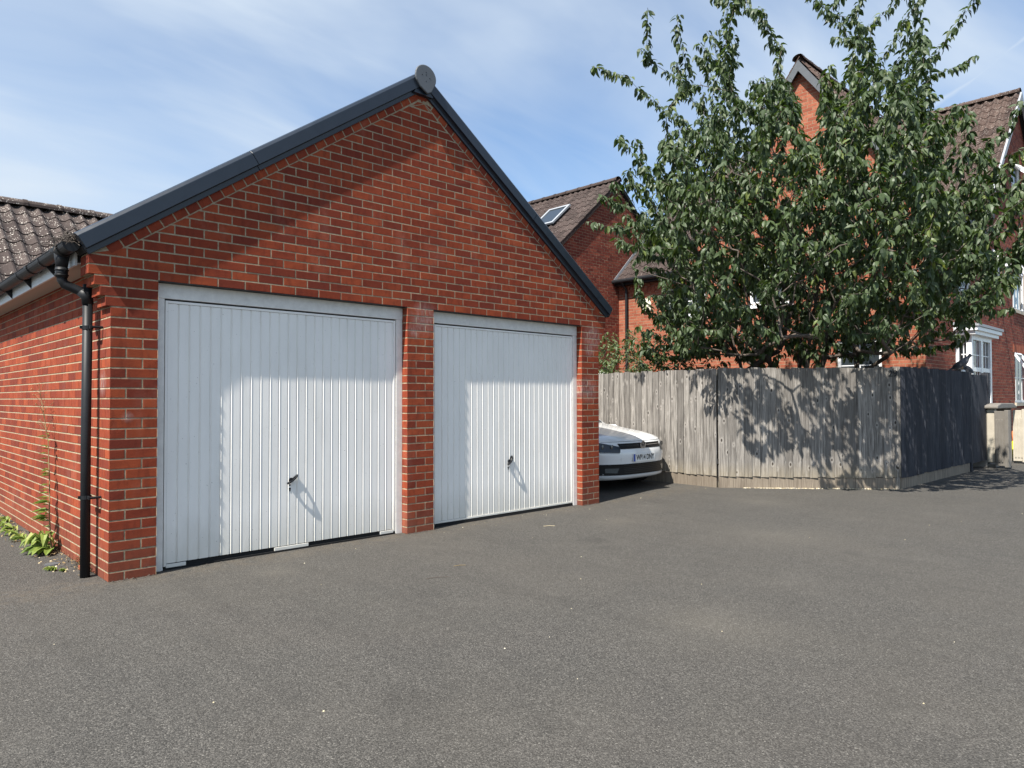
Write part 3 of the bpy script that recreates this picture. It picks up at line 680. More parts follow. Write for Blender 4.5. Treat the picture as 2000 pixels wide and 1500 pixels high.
# ------------------------------------------------------------------ houses
def window(parent, o, ux, n, w, h, nx=2, ny=3, fw=.06, depth=.07, sill=None, op=None, mat='upvc', curtain=False):
    """o is the lower left corner of the opening on the wall face"""
    o = Vector(o); B = lambda s, z, d: o+ux*s+Z*z+n*d
    def bx(mb, s0, s1, z0, z1, d0, d1):
        mb.prism([B(s0, z0, d1), B(s1, z0, d1), B(s1, z1, d1), B(s0, z1, d1)], n*(d0-d1))
    f = MB(); d1, d0 = -.03, -.09
    bx(f, 0, fw, 0, h, d0, d1); bx(f, w-fw, w, 0, h, d0, d1); bx(f, fw, w-fw, 0, fw, d0, d1); bx(f, fw, w-fw, h-fw, h, d0, d1)
    fo = f.build('window', mat, parent)
    p = MB(); p.quad(B(fw, fw, -.065), B(w-fw, fw, -.065), B(w-fw, h-fw, -.065), B(fw, h-fw, -.065)); p.build('pane', 'glass', fo)
    if curtain:
        c = MB()
        for s0, s1 in ((fw, fw+.22*w), (w-fw-.22*w, w-fw)): c.quad(B(s0, fw, -.0645), B(s1, fw, -.0645), B(s1, h-fw, -.0645), B(s0, h-fw, -.0645))
        c.build('curtain', 'curtain', fo)
    gbm = MB()
    for i in range(1, nx): s = fw+(w-2*fw)*i/nx; bx(gbm, s-.011, s+.011, fw, h-fw, -.066, -.056)
    for i in range(1, ny): z = fw+(h-2*fw)*i/ny; bx(gbm, fw, w-fw, z-.010, z+.010, -.0655, -.0565)
    if nx > 1 or ny > 1: gbm.build('glazing_bar', mat, fo)
    if sill:
        s = MB(); s.prism([B(-.05, -.09, .045), B(w+.05, -.09, .045), B(w+.05, -.0, .045), B(-.05, -.0, .045)], n*-.12); s.build('sill', sill, fo)
    if op:                                            # a top hung casement pushed open: (s0, s1, z0, z1, angle)
        s0, s1, z0, z1, a = op; cs, sn = math.cos(a), math.sin(a); H = z1-z0
        Q = lambda s, t, d: o+ux*s+Z*(z1-t*cs-d*sn*0)+n*(t*sn-.03)+(n*cs+Z*sn)*d
        sa = MB(); q_ = .05
        for (a0, a1, t0, t1) in ((s0, s0+q_, 0, H), (s1-q_, s1, 0, H), (s0+q_, s1-q_, 0, q_), (s0+q_, s1-q_, H-q_, H)):
            sa.prism([Q(a0, t1, .045), Q(a1, t1, .045), Q(a1, t0, .045), Q(a0, t0, .045)], -(n*cs+Z*sn)*.055)
        so_ = sa.build('casement', mat, fo)
    return fo
def hole_spans(edges, holes):
    """edges(z)->(lo,hi); holes: list (s0,s1,z0,z1)"""
    def sp(zb, zt, k):
        a0, b0 = edges(zb); a1, b1 = edges(zt)
        if b0 <= a0: return []
        if b1 < a1: a1 = b1 = (a1+b1)/2
        zm = (zb+zt)/2; cur = [(a0, b0, a1, b1, 0)]
        for (s0, s1, z0, z1) in holes:
            if z0 <= zm <= z1:
                nxt = []
                for (p0, q0, p1, q1, ph) in cur:
                    if s1 <= p0 or s0 >= q0: nxt.append((p0, q0, p1, q1, ph)); continue
                    if s0 > p0: nxt.append((p0, s0, p1, s0, ph))
                    if s1 < q0: nxt.append((s1, q0, s1, q1, ph))
                cur = nxt
        return cur
    return sp
def house_wall(parent, o, ux, n, z1, edges, holes, mat, seed, rec=.004, jit=.0012):
    mo_, b_, P_, r_ = masonry(o, ux, n, 0, z1, hole_spans(edges, holes), seed=seed, rec=rec)
    B = lambda s, z, d: Vector(o)+ux*s+Z*z+n*d
    for (s0, s1, z0, zz) in holes:                     # brick coloured reveals
        for q in ([B(s0, z0, 0), B(s0, z0, -.1), B(s0, zz, -.1), B(s0, zz, 0)], [B(s1, z0, -.1), B(s1, z0, 0), B(s1, zz, 0), B(s1, zz, -.1)],
                  [B(s0, zz, -.1), B(s1, zz, -.1), B(s1, zz, 0), B(s0, zz, 0)], [B(s0, z0, 0), B(s1, z0, 0), B(s1, z0, -.1), B(s0, z0, -.1)]): mo_.quad(*q)
        mo_.quad(B(s0, z0, -.12), B(s1, z0, -.12), B(s1, zz, -.12), B(s0, zz, -.12))
    w = mo_.build('wall', 'mortar', parent); s = MB()
    for q in b_: add_brick(s, P_, q, r_, fine=False, jit=jit)
    s.build('brickwork', mat, w, kind='stuff'); return w
XB, YF, YA = 14.0, -1.37, 6.10
# --- far house with skylight
ha = thing('brick_house', 'dark red brick gable house with a skylight in its brown roof beside the garage', 'house', (0, 0, 0))
AX, AZ, AP = 13.95, 7.25, .865
house_wall(ha, (0, YA, 0), X, -Y, 7.2, lambda z: (AX-max(0, (AZ-.18-z)/AP) if z > 3.2 else AX-(AZ-.18-3.2)/AP, AX+min((AZ-.18-z)/AP, 4.5)), [], 'house_brick', 21)
ua = Vector((1, 0, AP)).normalized(); nr = 21; ga = .32
e0 = Vector((AX, YA-.06, AZ))-ua*(nr*ga)
roof_slope(ha, 'roof', e0+Y*(46*.2), -Y, ua, 46, nr, .2, ga, .035, 'far_tile', seed=22)
ub = Vector((-1, 0, AP)).normalized()
roof_slope(ha, 'roof', Vector((AX, YA-.06, AZ))-ub*(nr*ga), Y, ub, 46, nr, .2, ga, .035, 'far_tile', seed=23)
rdg = put('ridge', None, ha); ridge(ha, (AX, YA-.06, AZ+.03), (AX, YA+9.1, AZ+.03), 'far_tile', r=.12); D.objects.remove(rdg)
vm = MB(); q0 = Vector((AX, YA-.062, AZ-.0)); vm.prism([q0-ua*6.7-Z*.12, q0-Z*.14, q0-Z*.02, q0-ua*6.7], (0, .05, 0)); vm.build('verge', 'far_tile', ha)
sk = MB(); na = Vector((-ua.z, 0, ua.x)); s0 = Vector((AX, 7.78, AZ))-ua*2.05+na*.08
for (a, b, c, d_) in ((0, .07, 0, .95), (.71, .78, 0, .95), (.07, .71, 0, .07), (.07, .71, .88, .95)): sk.prism([s0-Y*a+ua*c, s0-Y*b+ua*c, s0-Y*b+ua*d_, s0-Y*a+ua*d_], na*.05)
sko = sk.build('skylight', 'lead', ha); p = MB(); p.quad(*[s0-Y*a+ua*c+na*.03 for a, c in ((.07, .07), (.71, .07), (.71, .88), (.07, .88))]); p.build('pane', 'glass', sko)
# --- orange house: left part with low eaves, tall steep gable, side wall
hb = thing('brick_house', 'sunlit orange brick house behind the tree with a tall steep gable and a white alarm box', 'house', (0, 0, 0))
BA, BZ, BS = 1.03, 8.66, 1.37                          # gable apex (y, z) and slope
def bedge(z):                                          # s runs with -y : s = -y
    lo = -YA
    if z > 4.42: lo = max(-YA, -BA-(BZ-z)/BS)
    hi = min(-YF, -BA+(BZ-z)/BS)
    return lo, hi
bh = [(-4.60, -3.45, 3.38, 4.15), (-.32, .57, 1.0, 2.55), (-2.3, -1.3, 3.5, 4.6), (-4.35, -3.2, 1.2, 2.02)]
hw_ = house_wall(hb, (XB, 0, 0), -Y, -X, BZ, bedge, bh, 'sunlit_orange_brick', 31, rec=.003)
for (s0, s1, z0, z1), (nx, ny) in zip(bh, ((3, 2), (2, 3), (3, 2), (3, 2))): window(hb, (XB, -s0, z0), -Y, -X, s1-s0, z1-z0, nx, ny, sill='upvc')
db = MB()                                              # dentil course below the low eaves
for i in range(22):
    y = YA-.05-i*.1125
    db.box((XB-.024, y-.1025, 4.18), (XB+.01, y, 4.245), r=(i*.37) % 1)
    if i % 2: db.box((XB-.022, y-.1025, 4.105), (XB+.01, y, 4.17), r=(i*.61) % 1)
    if i % 2 == 0: db.box((XB-.045, y-.1025, 4.255), (XB+.01, y, 4.32), r=(i*.53) % 1)
db.build('dentil_course', 'sunlit_orange_brick', hb, kind='stuff')
# low roof slope (faces the camera), eaves and pipe
ul = Vector((1, 0, .95)).normalized()
roof_slope(hb, 'roof', Vector((XB-.22, YA, 4.42)), -Y, ul, 14, 12, .2, .32, .04, 'far_tile', seed=33)
e = MB(); e.box((XB-.2, 3.3, 4.36), (XB-.02, YA-.01, 4.40)); e.build('soffit', 'black_plastic', hb)
gm = MB(); gm.tube([(XB-.27, 3.3, 4.46), (XB-.27, YA+.1, 4.46)], .055, 10); gm.build('gutter', 'black_plastic', hb)
gm = MB(); gm.tube([(XB-.26, 5.80, 4.42), (XB-.2, 5.80, 4.33), (XB-.075, 5.80, 4.24), (XB-.075, 5.80, 0)], .036, 10); gm.build('downpipe', 'black_plastic', hb)
vm = MB(); q0 = Vector((XB-.22, YA+.02, 4.44)); vm.prism([q0, q0+ul*2.2, q0+ul*2.2+Z*.1, q0+Z*.1], (0, -.03, 0)); vm.build('verge', 'lead', hb)
# gable roof of the orange house
for sg, nm in ((-1, 's'), (1, 'n')):
    ug = Vector((0, -sg*1, BS)).normalized(); L = 2.95 if sg < 0 else 3.2; nr = 13; gg = .31
    ap = Vector((XB-.16, BA, BZ+.14)); e0 = ap-ug*(nr*gg)
    if sg < 0: roof_slope(hb, 'roof', e0, X, ug, 26, nr, .2, gg, .04, 'house_tile', seed=41)
    else: roof_slope(hb, 'roof', e0+X*(26*.2), -X, ug, 26, nr, .2, gg, .04, 'house_tile', seed=42)
    vm = MB(); a = Vector((XB-.165, BA, BZ+.12)); nq = Vector((0, 0, -1))
    pts = [a, a-ug*(nr*gg), a-ug*(nr*gg)+Z*-.20, a+Z*-.24]
    vm.prism(pts if sg < 0 else pts[::-1], (.03, 0, 0)); vm.build('bargeboard', 'cap_plastic', hb)
ridge(hb, (XB-.16, BA, BZ+.17), (XB+4.8, BA, BZ+.17), 'house_tile', r=.12)
al = MB(); al.grid(lambda u, v: (XB-.001-.085*math.sin(math.pi*u)**.5*(.85+.15*v), 5.20+.14*(.5-u)*2*(1 if v < .55 else math.sqrt(max(0, 1-((v-.55)/.45)**2))), 3.62+.34*v), 10, 12)
alo = al.build('alarm_box', 'alarm_cream', hb, smooth=True)
# --- right house: side wall of the orange house continued into a second gable
hc = thing('brick_house', 'red brick house at the right edge with white bay window and tall tiled roof', 'house', (0, 0, 0))
CX, CZ, CS = 22.15, 9.62, 1.03; CE = 18.25; EZ = CZ-CS*(CX-CE)
def cedge(z):
    lo = XB if z < 5.1 else (18.3 if z < EZ else CX-(CZ-z)/CS); hi = min(27.5, CX+(CZ-z)/CS)
    return lo, hi
ch = [(16.25, 17.35, 3.64, 4.98), (19.3, 20.25, 4.12, 5.02), (21.4, 22.9, 3.72, 5.08), (21.5, 22.55, 6.68, 7.75), (16.2, 17.6, .6, 2.62), (21.5, 23.1, 1.2, 2.55)]
house_wall(hc, (0, YF, 0), X, -Y, CZ, cedge, ch, 'house_brick', 51, rec=.003)
window(hc, (16.25, YF, 3.64), X, -Y, 1.10, 1.34, 2, 3, sill='stone')
window(hc, (19.3, YF, 4.12), X, -Y, .95, .90, 2, 2, sill='stone', op=(.02, .93, .1, .88, .62))
window(hc, (21.4, YF, 3.72), X, -Y, 1.5, 1.36, 4, 2, sill='stone', op=(.05, .75, .45, 1.32, .6))
window(hc, (21.5, YF, 6.68), X, -Y, 1.05, 1.07, 2, 2, sill='stone', op=(.03, 1.0, .55, 1.05, .8))
window(hc, (21.5, YF, 1.2), X, -Y, 1.6, 1.35, 4, 2, sill='stone', op=(.02, .8, .55, 1.33, .55), curtain=True)
for x0, x1, z in ((21.3, 23.0, 5.08), (21.4, 22.65, 7.75), (21.35, 23.2, 2.55)):
    st = MB(); nb_ = int((x1-x0)/.075)
    for i in range(nb_): st.box((x0+i*.075, YF-.012, z), (x0+i*.075+.066, YF+.02, z+.215), r=(i*.377+z) % 1)
    st.build('soldier_course', 'sunlit_orange_brick', hc, kind='stuff')
# main eave of the side wall
e = MB(); e.box((XB-.1, YF-.18, 5.12), (CE+.25, YF-.005, 5.16)); e.box((XB-.1, YF-.195, 5.12), (CE+.25, YF-.18, 5.30)); e.build('fascia', 'black_plastic', hc)
uc = Vector((1, 0, CS)).normalized(); nr = 17; gc = .335
e0 = Vector((CX-.0, YF-.10, CZ+.12))-uc*(nr*gc)
roof_slope(hc, 'roof', e0+Y*(40*.235), -Y, uc, 40, nr, .235, gc, .06, 'house_tile', single=lambda c, r: c >= 24, seed=52)
ud = Vector((-1, 0, CS)).normalized()
roof_slope(hc, 'roof', Vector((CX, YF-.10, CZ+.12))-ud*(nr*gc), Y, ud, 40, nr, .235, gc, .06, 'house_tile', seed=53)
ridge(hc, (CX, YF-.12, CZ+.16), (CX, YF+9.2, CZ+.16), 'house_tile', r=.14)
vm = MB(); a = Vector((CX, YF-.155, CZ+.14))
vm.prism([a, a-uc*5.75, a-uc*5.75-Z*.16, a-Z*.22][::-1], (0, .05, 0)); vm.build('bargeboard', 'lead', hc)
vm = MB(); vm.prism([a, a-ud*5.75, a-ud*5.75-Z*.16, a-Z*.22], (0, .05, 0)); vm.build('bargeboard', 'lead', hc)
gm = MB(); gm.tube([(CE-.12, YF-.30, EZ-.03), (CE-.12, YF+4, EZ-.03)], .07, 12); gm.build('gutter', 'black_plastic', hc)
# bay window: box bay with a flat lead canopy
bay = MB(); bx0, bx1, by = 16.05, 17.72, YF-.30
bay.box((bx0, by, .05), (bx1, YF-.002, .62)); bay.box((bx0, by, 2.58), (bx1, YF-.002, 2.68))
for x in (bx0, bx1-.12, (bx0+bx1)/2-.06): bay.box((x, by, .62), (x+.12, by+.1, 2.58))
bay.box((bx0, YF-.06, .62), (bx0+.1, YF-.002, 2.58)); bay.box((bx0+.01, by+.12, 1.88), (bx0+.09, YF-.1, 1.95)); bay.box((bx0+.01, by+.12, .62), (bx0+.09, YF-.1, .70)); bay.box((bx0+.01, by+.12, 2.50), (bx0+.09, YF-.1, 2.58)); bay.box((bx1-.1, YF-.10, .62), (bx1, YF-.002, 2.58))
bay.box((bx0+.12, by+.01, 1.9), (bx1-.12, by+.09, 1.99)); bo = bay.build('bay_window', 'upvc', hc)
pn = MB(); pn.quad((bx0+.12, by+.05, .62), (bx1-.12, by+.05, .62), (bx1-.12, by+.05, 2.58), (bx0+.12, by+.05, 2.58)); pn.quad((bx0+.05, YF-.1, .62), (bx0+.05, by+.1, .62), (bx0+.05, by+.1, 2.58), (bx0+.05, YF-.1, 2.58)); pn.build('pane', 'glass', bo)
cu_ = MB()
for x in np.arange(bx0+.2, bx1-.2, .16): cu_.quad((x, by+.0495, .7), (x+.07, by+.0495, .7), (x+.07, by+.0495, 2.55), (x, by+.0495, 2.55))
cu_.build('curtain', 'curtain', bo)
gb2 = MB()
for x in np.arange(bx0+.34, bx1-.2, .24): gb2.box((x-.011, by+.038, .62), (x+.011, by+.047, 2.58))
for z in (1.15, 2.25): gb2.box((bx0+.12, by+.036, z), (bx1-.12, by+.046, z+.02))
gb2.box((bx0+.038, by+.150, .70), (bx0+.047, by+.168, 2.50))
for z in (1.15, 2.25): gb2.box((bx0+.036, by+.12, z), (bx0+.046, YF-.1, z+.025))
gb2.build('glazing_bar', 'upvc', bo)
can = MB(); can.box((bx0-.12, by-.10, 2.68), (bx1+.2, YF-.002, 2.76)); can.box((bx0-.17, by-.15, 2.76), (bx1+.27, YF-.002, 2.84)); can.build('canopy', 'upvc', bo)
can = MB(); can.prism([(bx0-.20, by-.18, 2.842), (bx1+.30, by-.18, 2.842), (bx1+.30, by-.18, 2.90), (bx0-.20, by-.18, 2.90)], (0, .475, .05)); can.build('canopy_roof', 'lead', bo)

# ------------------------------------------------------------------ fences
def board_mesh(h, w=.128, t=.016, seed=0):
    mb = MB(); r = random.Random(seed); sk = r.uniform(-.002, .002)
    a = [(0, 0, 0), (w, -.012, 0), (w, -.012-t*.0, 0)]
    # featheredge: thin edge tucked under, thick edge proud (towards -y)
    lo = [(0, -.003, 0), (w, -t-.004, 0), (w, -.003, 0), (0, 0, 0)]
    hi = [(x+sk, y, h+r.uniform(-.004, .004)) for x, y, z in lo]
    i = len(mb.v); mb.v += lo+hi
    for f in ((0,1,5,4),(1,2,6,5),(2,3,7,6),(3,0,4,7),(4,5,6,7),(3,2,1,0)): mb.f.append(tuple(i+k for k in f)); mb.r.append(0.); mb.m.append(0)
    return mb
def fence(name, label, a, b, h, mat, gmat, pitch=.118, z0=.17, grav=True, seed=1, post_every=1.9, t=.016, hi=1.77, cat='fence', gap=0.):
    a, b = Vector(a), Vector(b); d = (b-a); L = d.length; ang = math.atan2(d.y, d.x)
    fo = thing(name, label, cat, a); fo.rotation_euler = (0, 0, ang); r = random.Random(seed)
    ms = [board_mesh(hi-z0, pitch+.010-gap, t, k).mesh('board', mat) for k in range(5)]
    n = int(round(L/pitch))
    for i in range(n):
        o = put('board', r.choice(ms), fo, loc=(i*L/n, -.002-r.uniform(0, .003), z0+r.uniform(-.014, .009))); o.rotation_euler = (0, r.uniform(-.0035, .0035), 0)
    if grav:
        k = max(1, round(L/1.9))
        for i in range(k):
            g_ = MB(); g_.box((i*L/k+.004, -.002, -.02+r.uniform(0, .01)), ((i+1)*L/k-.004, .03, .165+r.uniform(-.008, .008))); bevel(g_.build('gravel_board', gmat, fo), .003)
    rl = MB()
    for z in (.35, 1.0, 1.6): rl.box((0, .004, z), (L, .045, z+.075))
    rl.build('rail', mat, fo)
    p_ = 0.
    while p_ <= L+.01:
        q = MB(); q.box((p_-.0, .046, 0), (p_+.09, .136, hi-.02)); q.build('post', mat, fo); p_ += post_every
    return fo
f1 = fence('fence', 'weathered grey board fence running back beside the white car', (8.40, 6.2, 0), (8.10, -.235, 0), 1.77, 'grey_wood', 'gravel_board_wood', seed=3)
f2 = fence('fence', 'weathered grey board fence with black number 29 under the cherry tree', (8.115, -.262, 0), (9.83, -2.205, 0), 1.78, 'grey_wood', 'gravel_board_wood', seed=4, hi=1.785, post_every=3)
cpst = MB(); cpst.box((9.79, -2.205, 0), (9.90, -2.11, 1.775)); cpst.build('post', 'grey_wood', None)
D.objects[-1] if False else None
co = [o for o in D.objects if o.name.startswith('post') and o.parent is None][0]; co.parent = f2; co.matrix_parent_inverse = (Matrix.Translation((8.115, -.262, 0)) @ Matrix.Rotation(math.atan2(-2.205+.262, 9.83-8.115), 4, 'Z')).inverted()
f3 = fence('fence', 'dark slate painted board fence running right from the numbered corner', (9.838, -2.222, 0), (13.42, -2.235, 0), 1.79, 'dark_wood', 'gravel_board_wood', seed=5, hi=1.80, t=.030, pitch=.115, gap=.022)
q = MB(); q.box((0, -.0015, .17), (3.58, .002, 1.77)); q.build('gap_shade_sheet', 'black_paint', f3)  # black sheet added behind the boards, stands in for shade in the gaps
# the number 29
def text_mesh(txt, size, ext, name, mat, parent, Mw, sx=1.):
    c = D.curves.new(name, 'FONT'); c.body = txt; c.size = size; c.extrude = ext; c.align_x = 'CENTER'; c.align_y = 'CENTER'; c.offset = .0022 if ext < .001 else .0012
    o = D.objects.new(name, c); COL.objects.link(o); dg = bpy.context.evaluated_depsgraph_get()
    me = D.meshes.new_from_object(o.evaluated_get(dg)); D.objects.remove(o); me.materials.clear(); me.materials.append(MATS[mat])
    k = put(name, me, parent); me.transform(Matrix.Diagonal((sx, 1, 1, 1))); k.matrix_world = Mw; return k
def frame_mat(o, ux, uz, ):
    n = ux.cross(uz); m_ = Matrix.Identity(4)
    for i in range(3): m_[i][0], m_[i][1], m_[i][2], m_[i][3] = ux[i], uz[i], n[i], o[i]
    return m_
bpy.context.view_layer.update()
fd = Vector((9.83-8.115, -2.205+.262, 0)).normalized(); fn = Vector((fd.y, -fd.x, 0))
num = text_mesh('29', .130, .003, 'number', 'black_paint', f2, frame_mat(Vector((8.115, -.262, 0))+fd*2.50+fn*.031+Z*1.685, fd, Z), 1.05)
# dark gate panel and posts at the end of the dark fence
gt = thing('gate', 'dark slate side gate standing at the end of the dark fence', 'gate', (13.42, -2.2, 0))
for i in range(9): put('board', board_mesh(1.62, .135, .02, i).mesh('board', 'dark_wood'), gt, loc=(.08+i*.125, -.03, .14))
q = MB(); q.box((-.0, -.06, 0), (.1, .06, 1.80)); q.build('post', 'dark_wood', gt); q = MB(); q.box((1.22, -.07, 0), (1.34, .06, 1.81)); q.build('post', 'dark_wood', gt)
q = MB(); q.box((.1, -.0, .3), (1.22, .05, .4)); q.box((.1, -.0, 1.5), (1.22, .05, 1.6)); q.build('rail', 'dark_wood', gt)
pb = MB(); pb.grid(lambda u, v: (13.62+.17*math.cos(2*math.pi*u)*math.cos(v*1.5), -2.10+.17*math.sin(2*math.pi*u)*math.cos(v*1.5), 1.78+.16*math.sin(v*1.5)), 16, 6)
tag(pb.build('post_cap', 'black_plastic', smooth=True), 'black domed cap poking up behind the pigeon', 'cap')

# ------------------------------------------------------------------ pigeon
pg = thing('pigeon', 'dark grey wood pigeon perched on top of the dark fence', 'pigeon', (13.0, -2.24, 1.80))
def blob(prof, mat, name, seg=12):
    mb = MB()
    def f(u, v):
        k = v*(len(prof)-1); i = min(int(k), len(prof)-2); w = k-i
        x, z, r = [prof[i][j]*(1-w)+prof[i+1][j]*w for j in range(3)]
        a = 2*math.pi*u; return (x+r*.35*math.sin(a)*-.5, r*math.cos(a), z+r*math.sin(a))
    mb.grid(f, seg, (len(prof)-1)*3); return mb.build(name, mat, pg, smooth=True)
blob([(-.22, .02, .004), (-.15, .055, .022), (-.08, .10, .05), (.0, .15, .070), (.05, .18, .068), (.085, .215, .052), (.10, .25, .038), (.115, .275, .036), (.135, .283, .026), (.15, .28, .004)], 'pigeon_grey', 'body', 14)
mb = MB(); mb.grid(lambda u, v: (-.16+.2*v, -.072*math.sin(math.pi*min(1, v*1.1+.1)), .07+.12*v+.045*(u-.5)*math.sin(math.pi*v)*2), 3, 8); mb.grid(lambda u, v: (-.16+.2*v, .072*math.sin(math.pi*min(1, v*1.1+.1)), .07+.12*v+.045*(.5-u)*math.sin(math.pi*v)*2), 3, 8); mb.build('wing', 'pigeon_dark', pg, smooth=True)
mb = MB(); mb.prism([(-.34, -.03, -.035), (-.14, -.03, .05), (-.12, -.03, .07), (-.335, -.03, -.02)], (0, .06, 0)); mb.build('tail', 'pigeon_dark', pg)
mb = MB(); mb.grid(lambda u, v: (.085+.028*math.cos(6.28*u)*math.sin(3.14*v), .044*math.sin(6.28*u)*math.sin(3.14*v), .225+.012*math.cos(3.14*v)), 10, 6); mb.build('neck_patch', 'pigeon_white', pg, smooth=True)
mb = MB(); mb.tube([(.145, 0, .278), (.178, 0, .268)], [.008, .002], 6); mb.build('beak', 'beak', pg)
for s in (-1, 1): mb = MB(); mb.tube([(.0, s*.03, .09), (.01, s*.03, .004), (.035, s*.03, .003)], .005, 6); mb.build('leg', 'beak', pg)
pg.rotation_euler = (0, 0, -1.15)
pp = MB()
pp.grid(lambda u, v: (12.98+.10*math.cos(6.28*u)*math.sin(1.57*v), -2.26+.03*math.sin(6.28*u)*math.sin(1.57*v), 1.795+.035*math.cos(1.57*v)), 12, 4)
tag(pp.build('white_cap', 'pigeon_white', smooth=True), 'small white lump on the fence top under the pigeon', 'cap')

# ------------------------------------------------------------------ storage unit, bag
st = thing('storage_cabinet', 'beige and taupe plastic outdoor cabinet with both doors hanging open', 'cabinet', (14.55, -2.40, 0))
q = MB(); q.box((-.02, .147, 0), (.06, .40, 1.12)); q.box((1.35, .02, 0), (1.4, .44, 1.12)); q.box((.06, .40, 0), (1.35, .44, 1.12)); q.box((.08, .02, 0), (1.35, .40, .06)); bevel(q.build('body', 'taupe_plastic', st), .01)
q = MB(); q.box((-.03, -.0, .1), (.08, .145, 1.12)); bevel(q.build('front_panel', 'beige_plastic', st), .02)
q = MB(); q.prism([(-.1, -.06, 1.125), (1.48, -.06, 1.125), (1.48, -.06, 1.16), (1.2, -.06, 1.22), (.2, -.06, 1.23), (-.1, -.06, 1.18)], (0, .46, 0)); bevel(q.build('lid', 'taupe_plastic', st), .015)
for x, rot, lab in ((-.05, -1.85, None), (1.38, -1.35, None)):
    T = Matrix.Translation((x, .0, 0)) @ Matrix.Rotation(rot, 4, 'Z')
    q = MB(); wd_ = .19 if x < 1 else .15; q.box((0, -.03, .05), (wd_, .0, 1.08), T=T)
    for a in (.03, .08, .13): q.box((a, -.046, .12), (a+.025, -.031, .92), T=T)
    q.box((wd_-.0, -.06, .03), (wd_+.07, .03, 1.10), T=T); bevel(q.build('door', 'beige_plastic' if x > 1 else 'taupe_plastic', st), .005)
yb = MB(); yb.grid(lambda u, v: (17.1+.45*math.cos(6.28*u)*math.sin(3.14*v)**.7, -2.30+.25*math.sin(6.28*u)*math.sin(3.14*v)**.7, .2+.2*math.cos(3.14*v)+.03*math.sin(20*u)), 20, 10)
yb.grid(lambda u, v: (17.2+.5*math.cos(6.28*u)*math.sin(3.14*v)**.7, -2.35+.22*math.sin(6.28*u)*math.sin(3.14*v)**.7, .08+.08*math.cos(3.14*v)), 18, 8)
tag(yb.build('sack', 'yellow_plastic', smooth=True), 'bright yellow plastic sacks lying by the right hand house wall', 'sack')
ob = MB(); ob.grid(lambda u, v: (17.1+.16*math.cos(6.28*u)*math.sin(3.14*v), -2.27+.16*math.sin(6.28*u)*math.sin(3.14*v), .5+.15*math.cos(3.14*v)), 16, 10)
tag(ob.build('ball', 'orange_plastic', smooth=True), 'orange ball resting on the yellow sacks', 'ball')
# white and blue cover behind the fence
tp = thing('gazebo_cover', 'white and pale blue fabric cover peeping over the fence beside the garage', 'cover', (9.35, 3.9, 0))
q = MB(); q.poly([(-.9, -.9, 1.7), (.9, -.9, 1.7), (0, 0, 2.15)]); q.poly([(.9, -.9, 1.7), (.9, .9, 1.7), (0, 0, 2.15)]); q.poly([(.9, .9, 1.7), (-.9, .9, 1.7), (0, 0, 2.15)]); q.poly([(-.9, .9, 1.7), (-.9, -.9, 1.7), (0, 0, 2.15)]); q.build('canopy', 'tarp_white', tp)
q = MB(); q.box((-.91, -.91, 1.5), (.91, .91, 1.75)); q.build('valance', 'tarp_blue', tp)
for a in (-.85, .85):
    for b in (-.85, .85): q = MB(); q.tube([(a, b, 0), (a, b, 1.6)], .018, 6); q.build('leg', 'upvc', tp)

# ------------------------------------------------------------------ white hatchback
car = thing('parked_car', 'white hatchback parked nose out between the garage and the grey fence', 'car', (7.10, .36, 0))
HW = .84
def inset(z):
    pts = [(.17, .12), (.20, .03), (.26, .012), (.34, .02), (.42, .012), (.50, 0), (.58, .006), (.63, .025), (.70, .055), (.735, .085)]
    for (a, b), (c, d_) in zip(pts[:-1], pts[1:]):
        if a <= z <= c: return b+(d_-b)*(z-a)/(c-a)
    return pts[0][1] if z < .17 else pts[-1][1]
def fas(x, z, off=0):
    t = min(.9995, abs(x)/HW); n_ = 2.7; dep = .52
    y = dep*(1-(1-t**n_)**(1/n_))+inset(z); return Vector((x*(1+.0), y-off, z))
def patch(corn, nu, nv, off, name, mat, parent=car, smooth=True):
    mb = MB()
    def f(u, v):
        (x0, z0), (x1, z1), (x2, z2), (x3, z3) = corn
        x = (x0*(1-u)+x1*u)*(1-v)+(x3*(1-u)+x2*u)*v; z = (z0*(1-u)+z1*u)*(1-v)+(z3*(1-u)+z2*u)*v
        p = fas(x, z, off); nx_ = .0; return p
    mb.grid(f, nu, nv); return mb.build(name, mat, parent, smooth=smooth)
bd = MB()
xs_ = [HW*math.sin(math.pi/2*k/14) for k in range(-14, 15)]
zs_ = [.17, .20, .26, .30, .34, .38, .42, .46, .50, .54, .58, .61, .63, .66, .70, .735]
i0 = len(bd.v)
for x in xs_:
    for z in zs_: bd.v.append(tuple(fas(x, z)))
nz_ = len(zs_)
for a in range(len(xs_)-1):
    for b in range(nz_-1): k = i0+a*nz_+b; bd.f.append((k, k+nz_, k+nz_+1, k+1)); bd.r.append(0); bd.m.append(0)
def hood(u, v):                                         # u across, v back
    x = -HW+2*HW*u; yf = fas(x, .735).y; y = yf+(1.22-yf)*v
    s = v
    z = .735+.215*min(1, s)**.62-.105*abs(x/HW)**3.2*min(1, s*2.2)+.012*math.exp(-((abs(x)-.52)/.05)**2)*min(1, s*4)
    return (x, y, z)
bd.grid(hood, 28, 12)
for sx in (-1, 1):
    def sidep(u, v):
        y = .60+u*3.35; x = sx*(HW-.0*u); t = max(0, (y-3.5)/.45); zt = .90+.02*u if y > 1.1 else hood(0, max(0, (y-.6)/.62))[2]
        z = .2+(zt-.2)*v; return (sx*(HW-.02*v-.10*t*t), y, z)
    bd.grid(sidep if sx > 0 else (lambda u, v: sidep(1-u, v)), 12, 5)
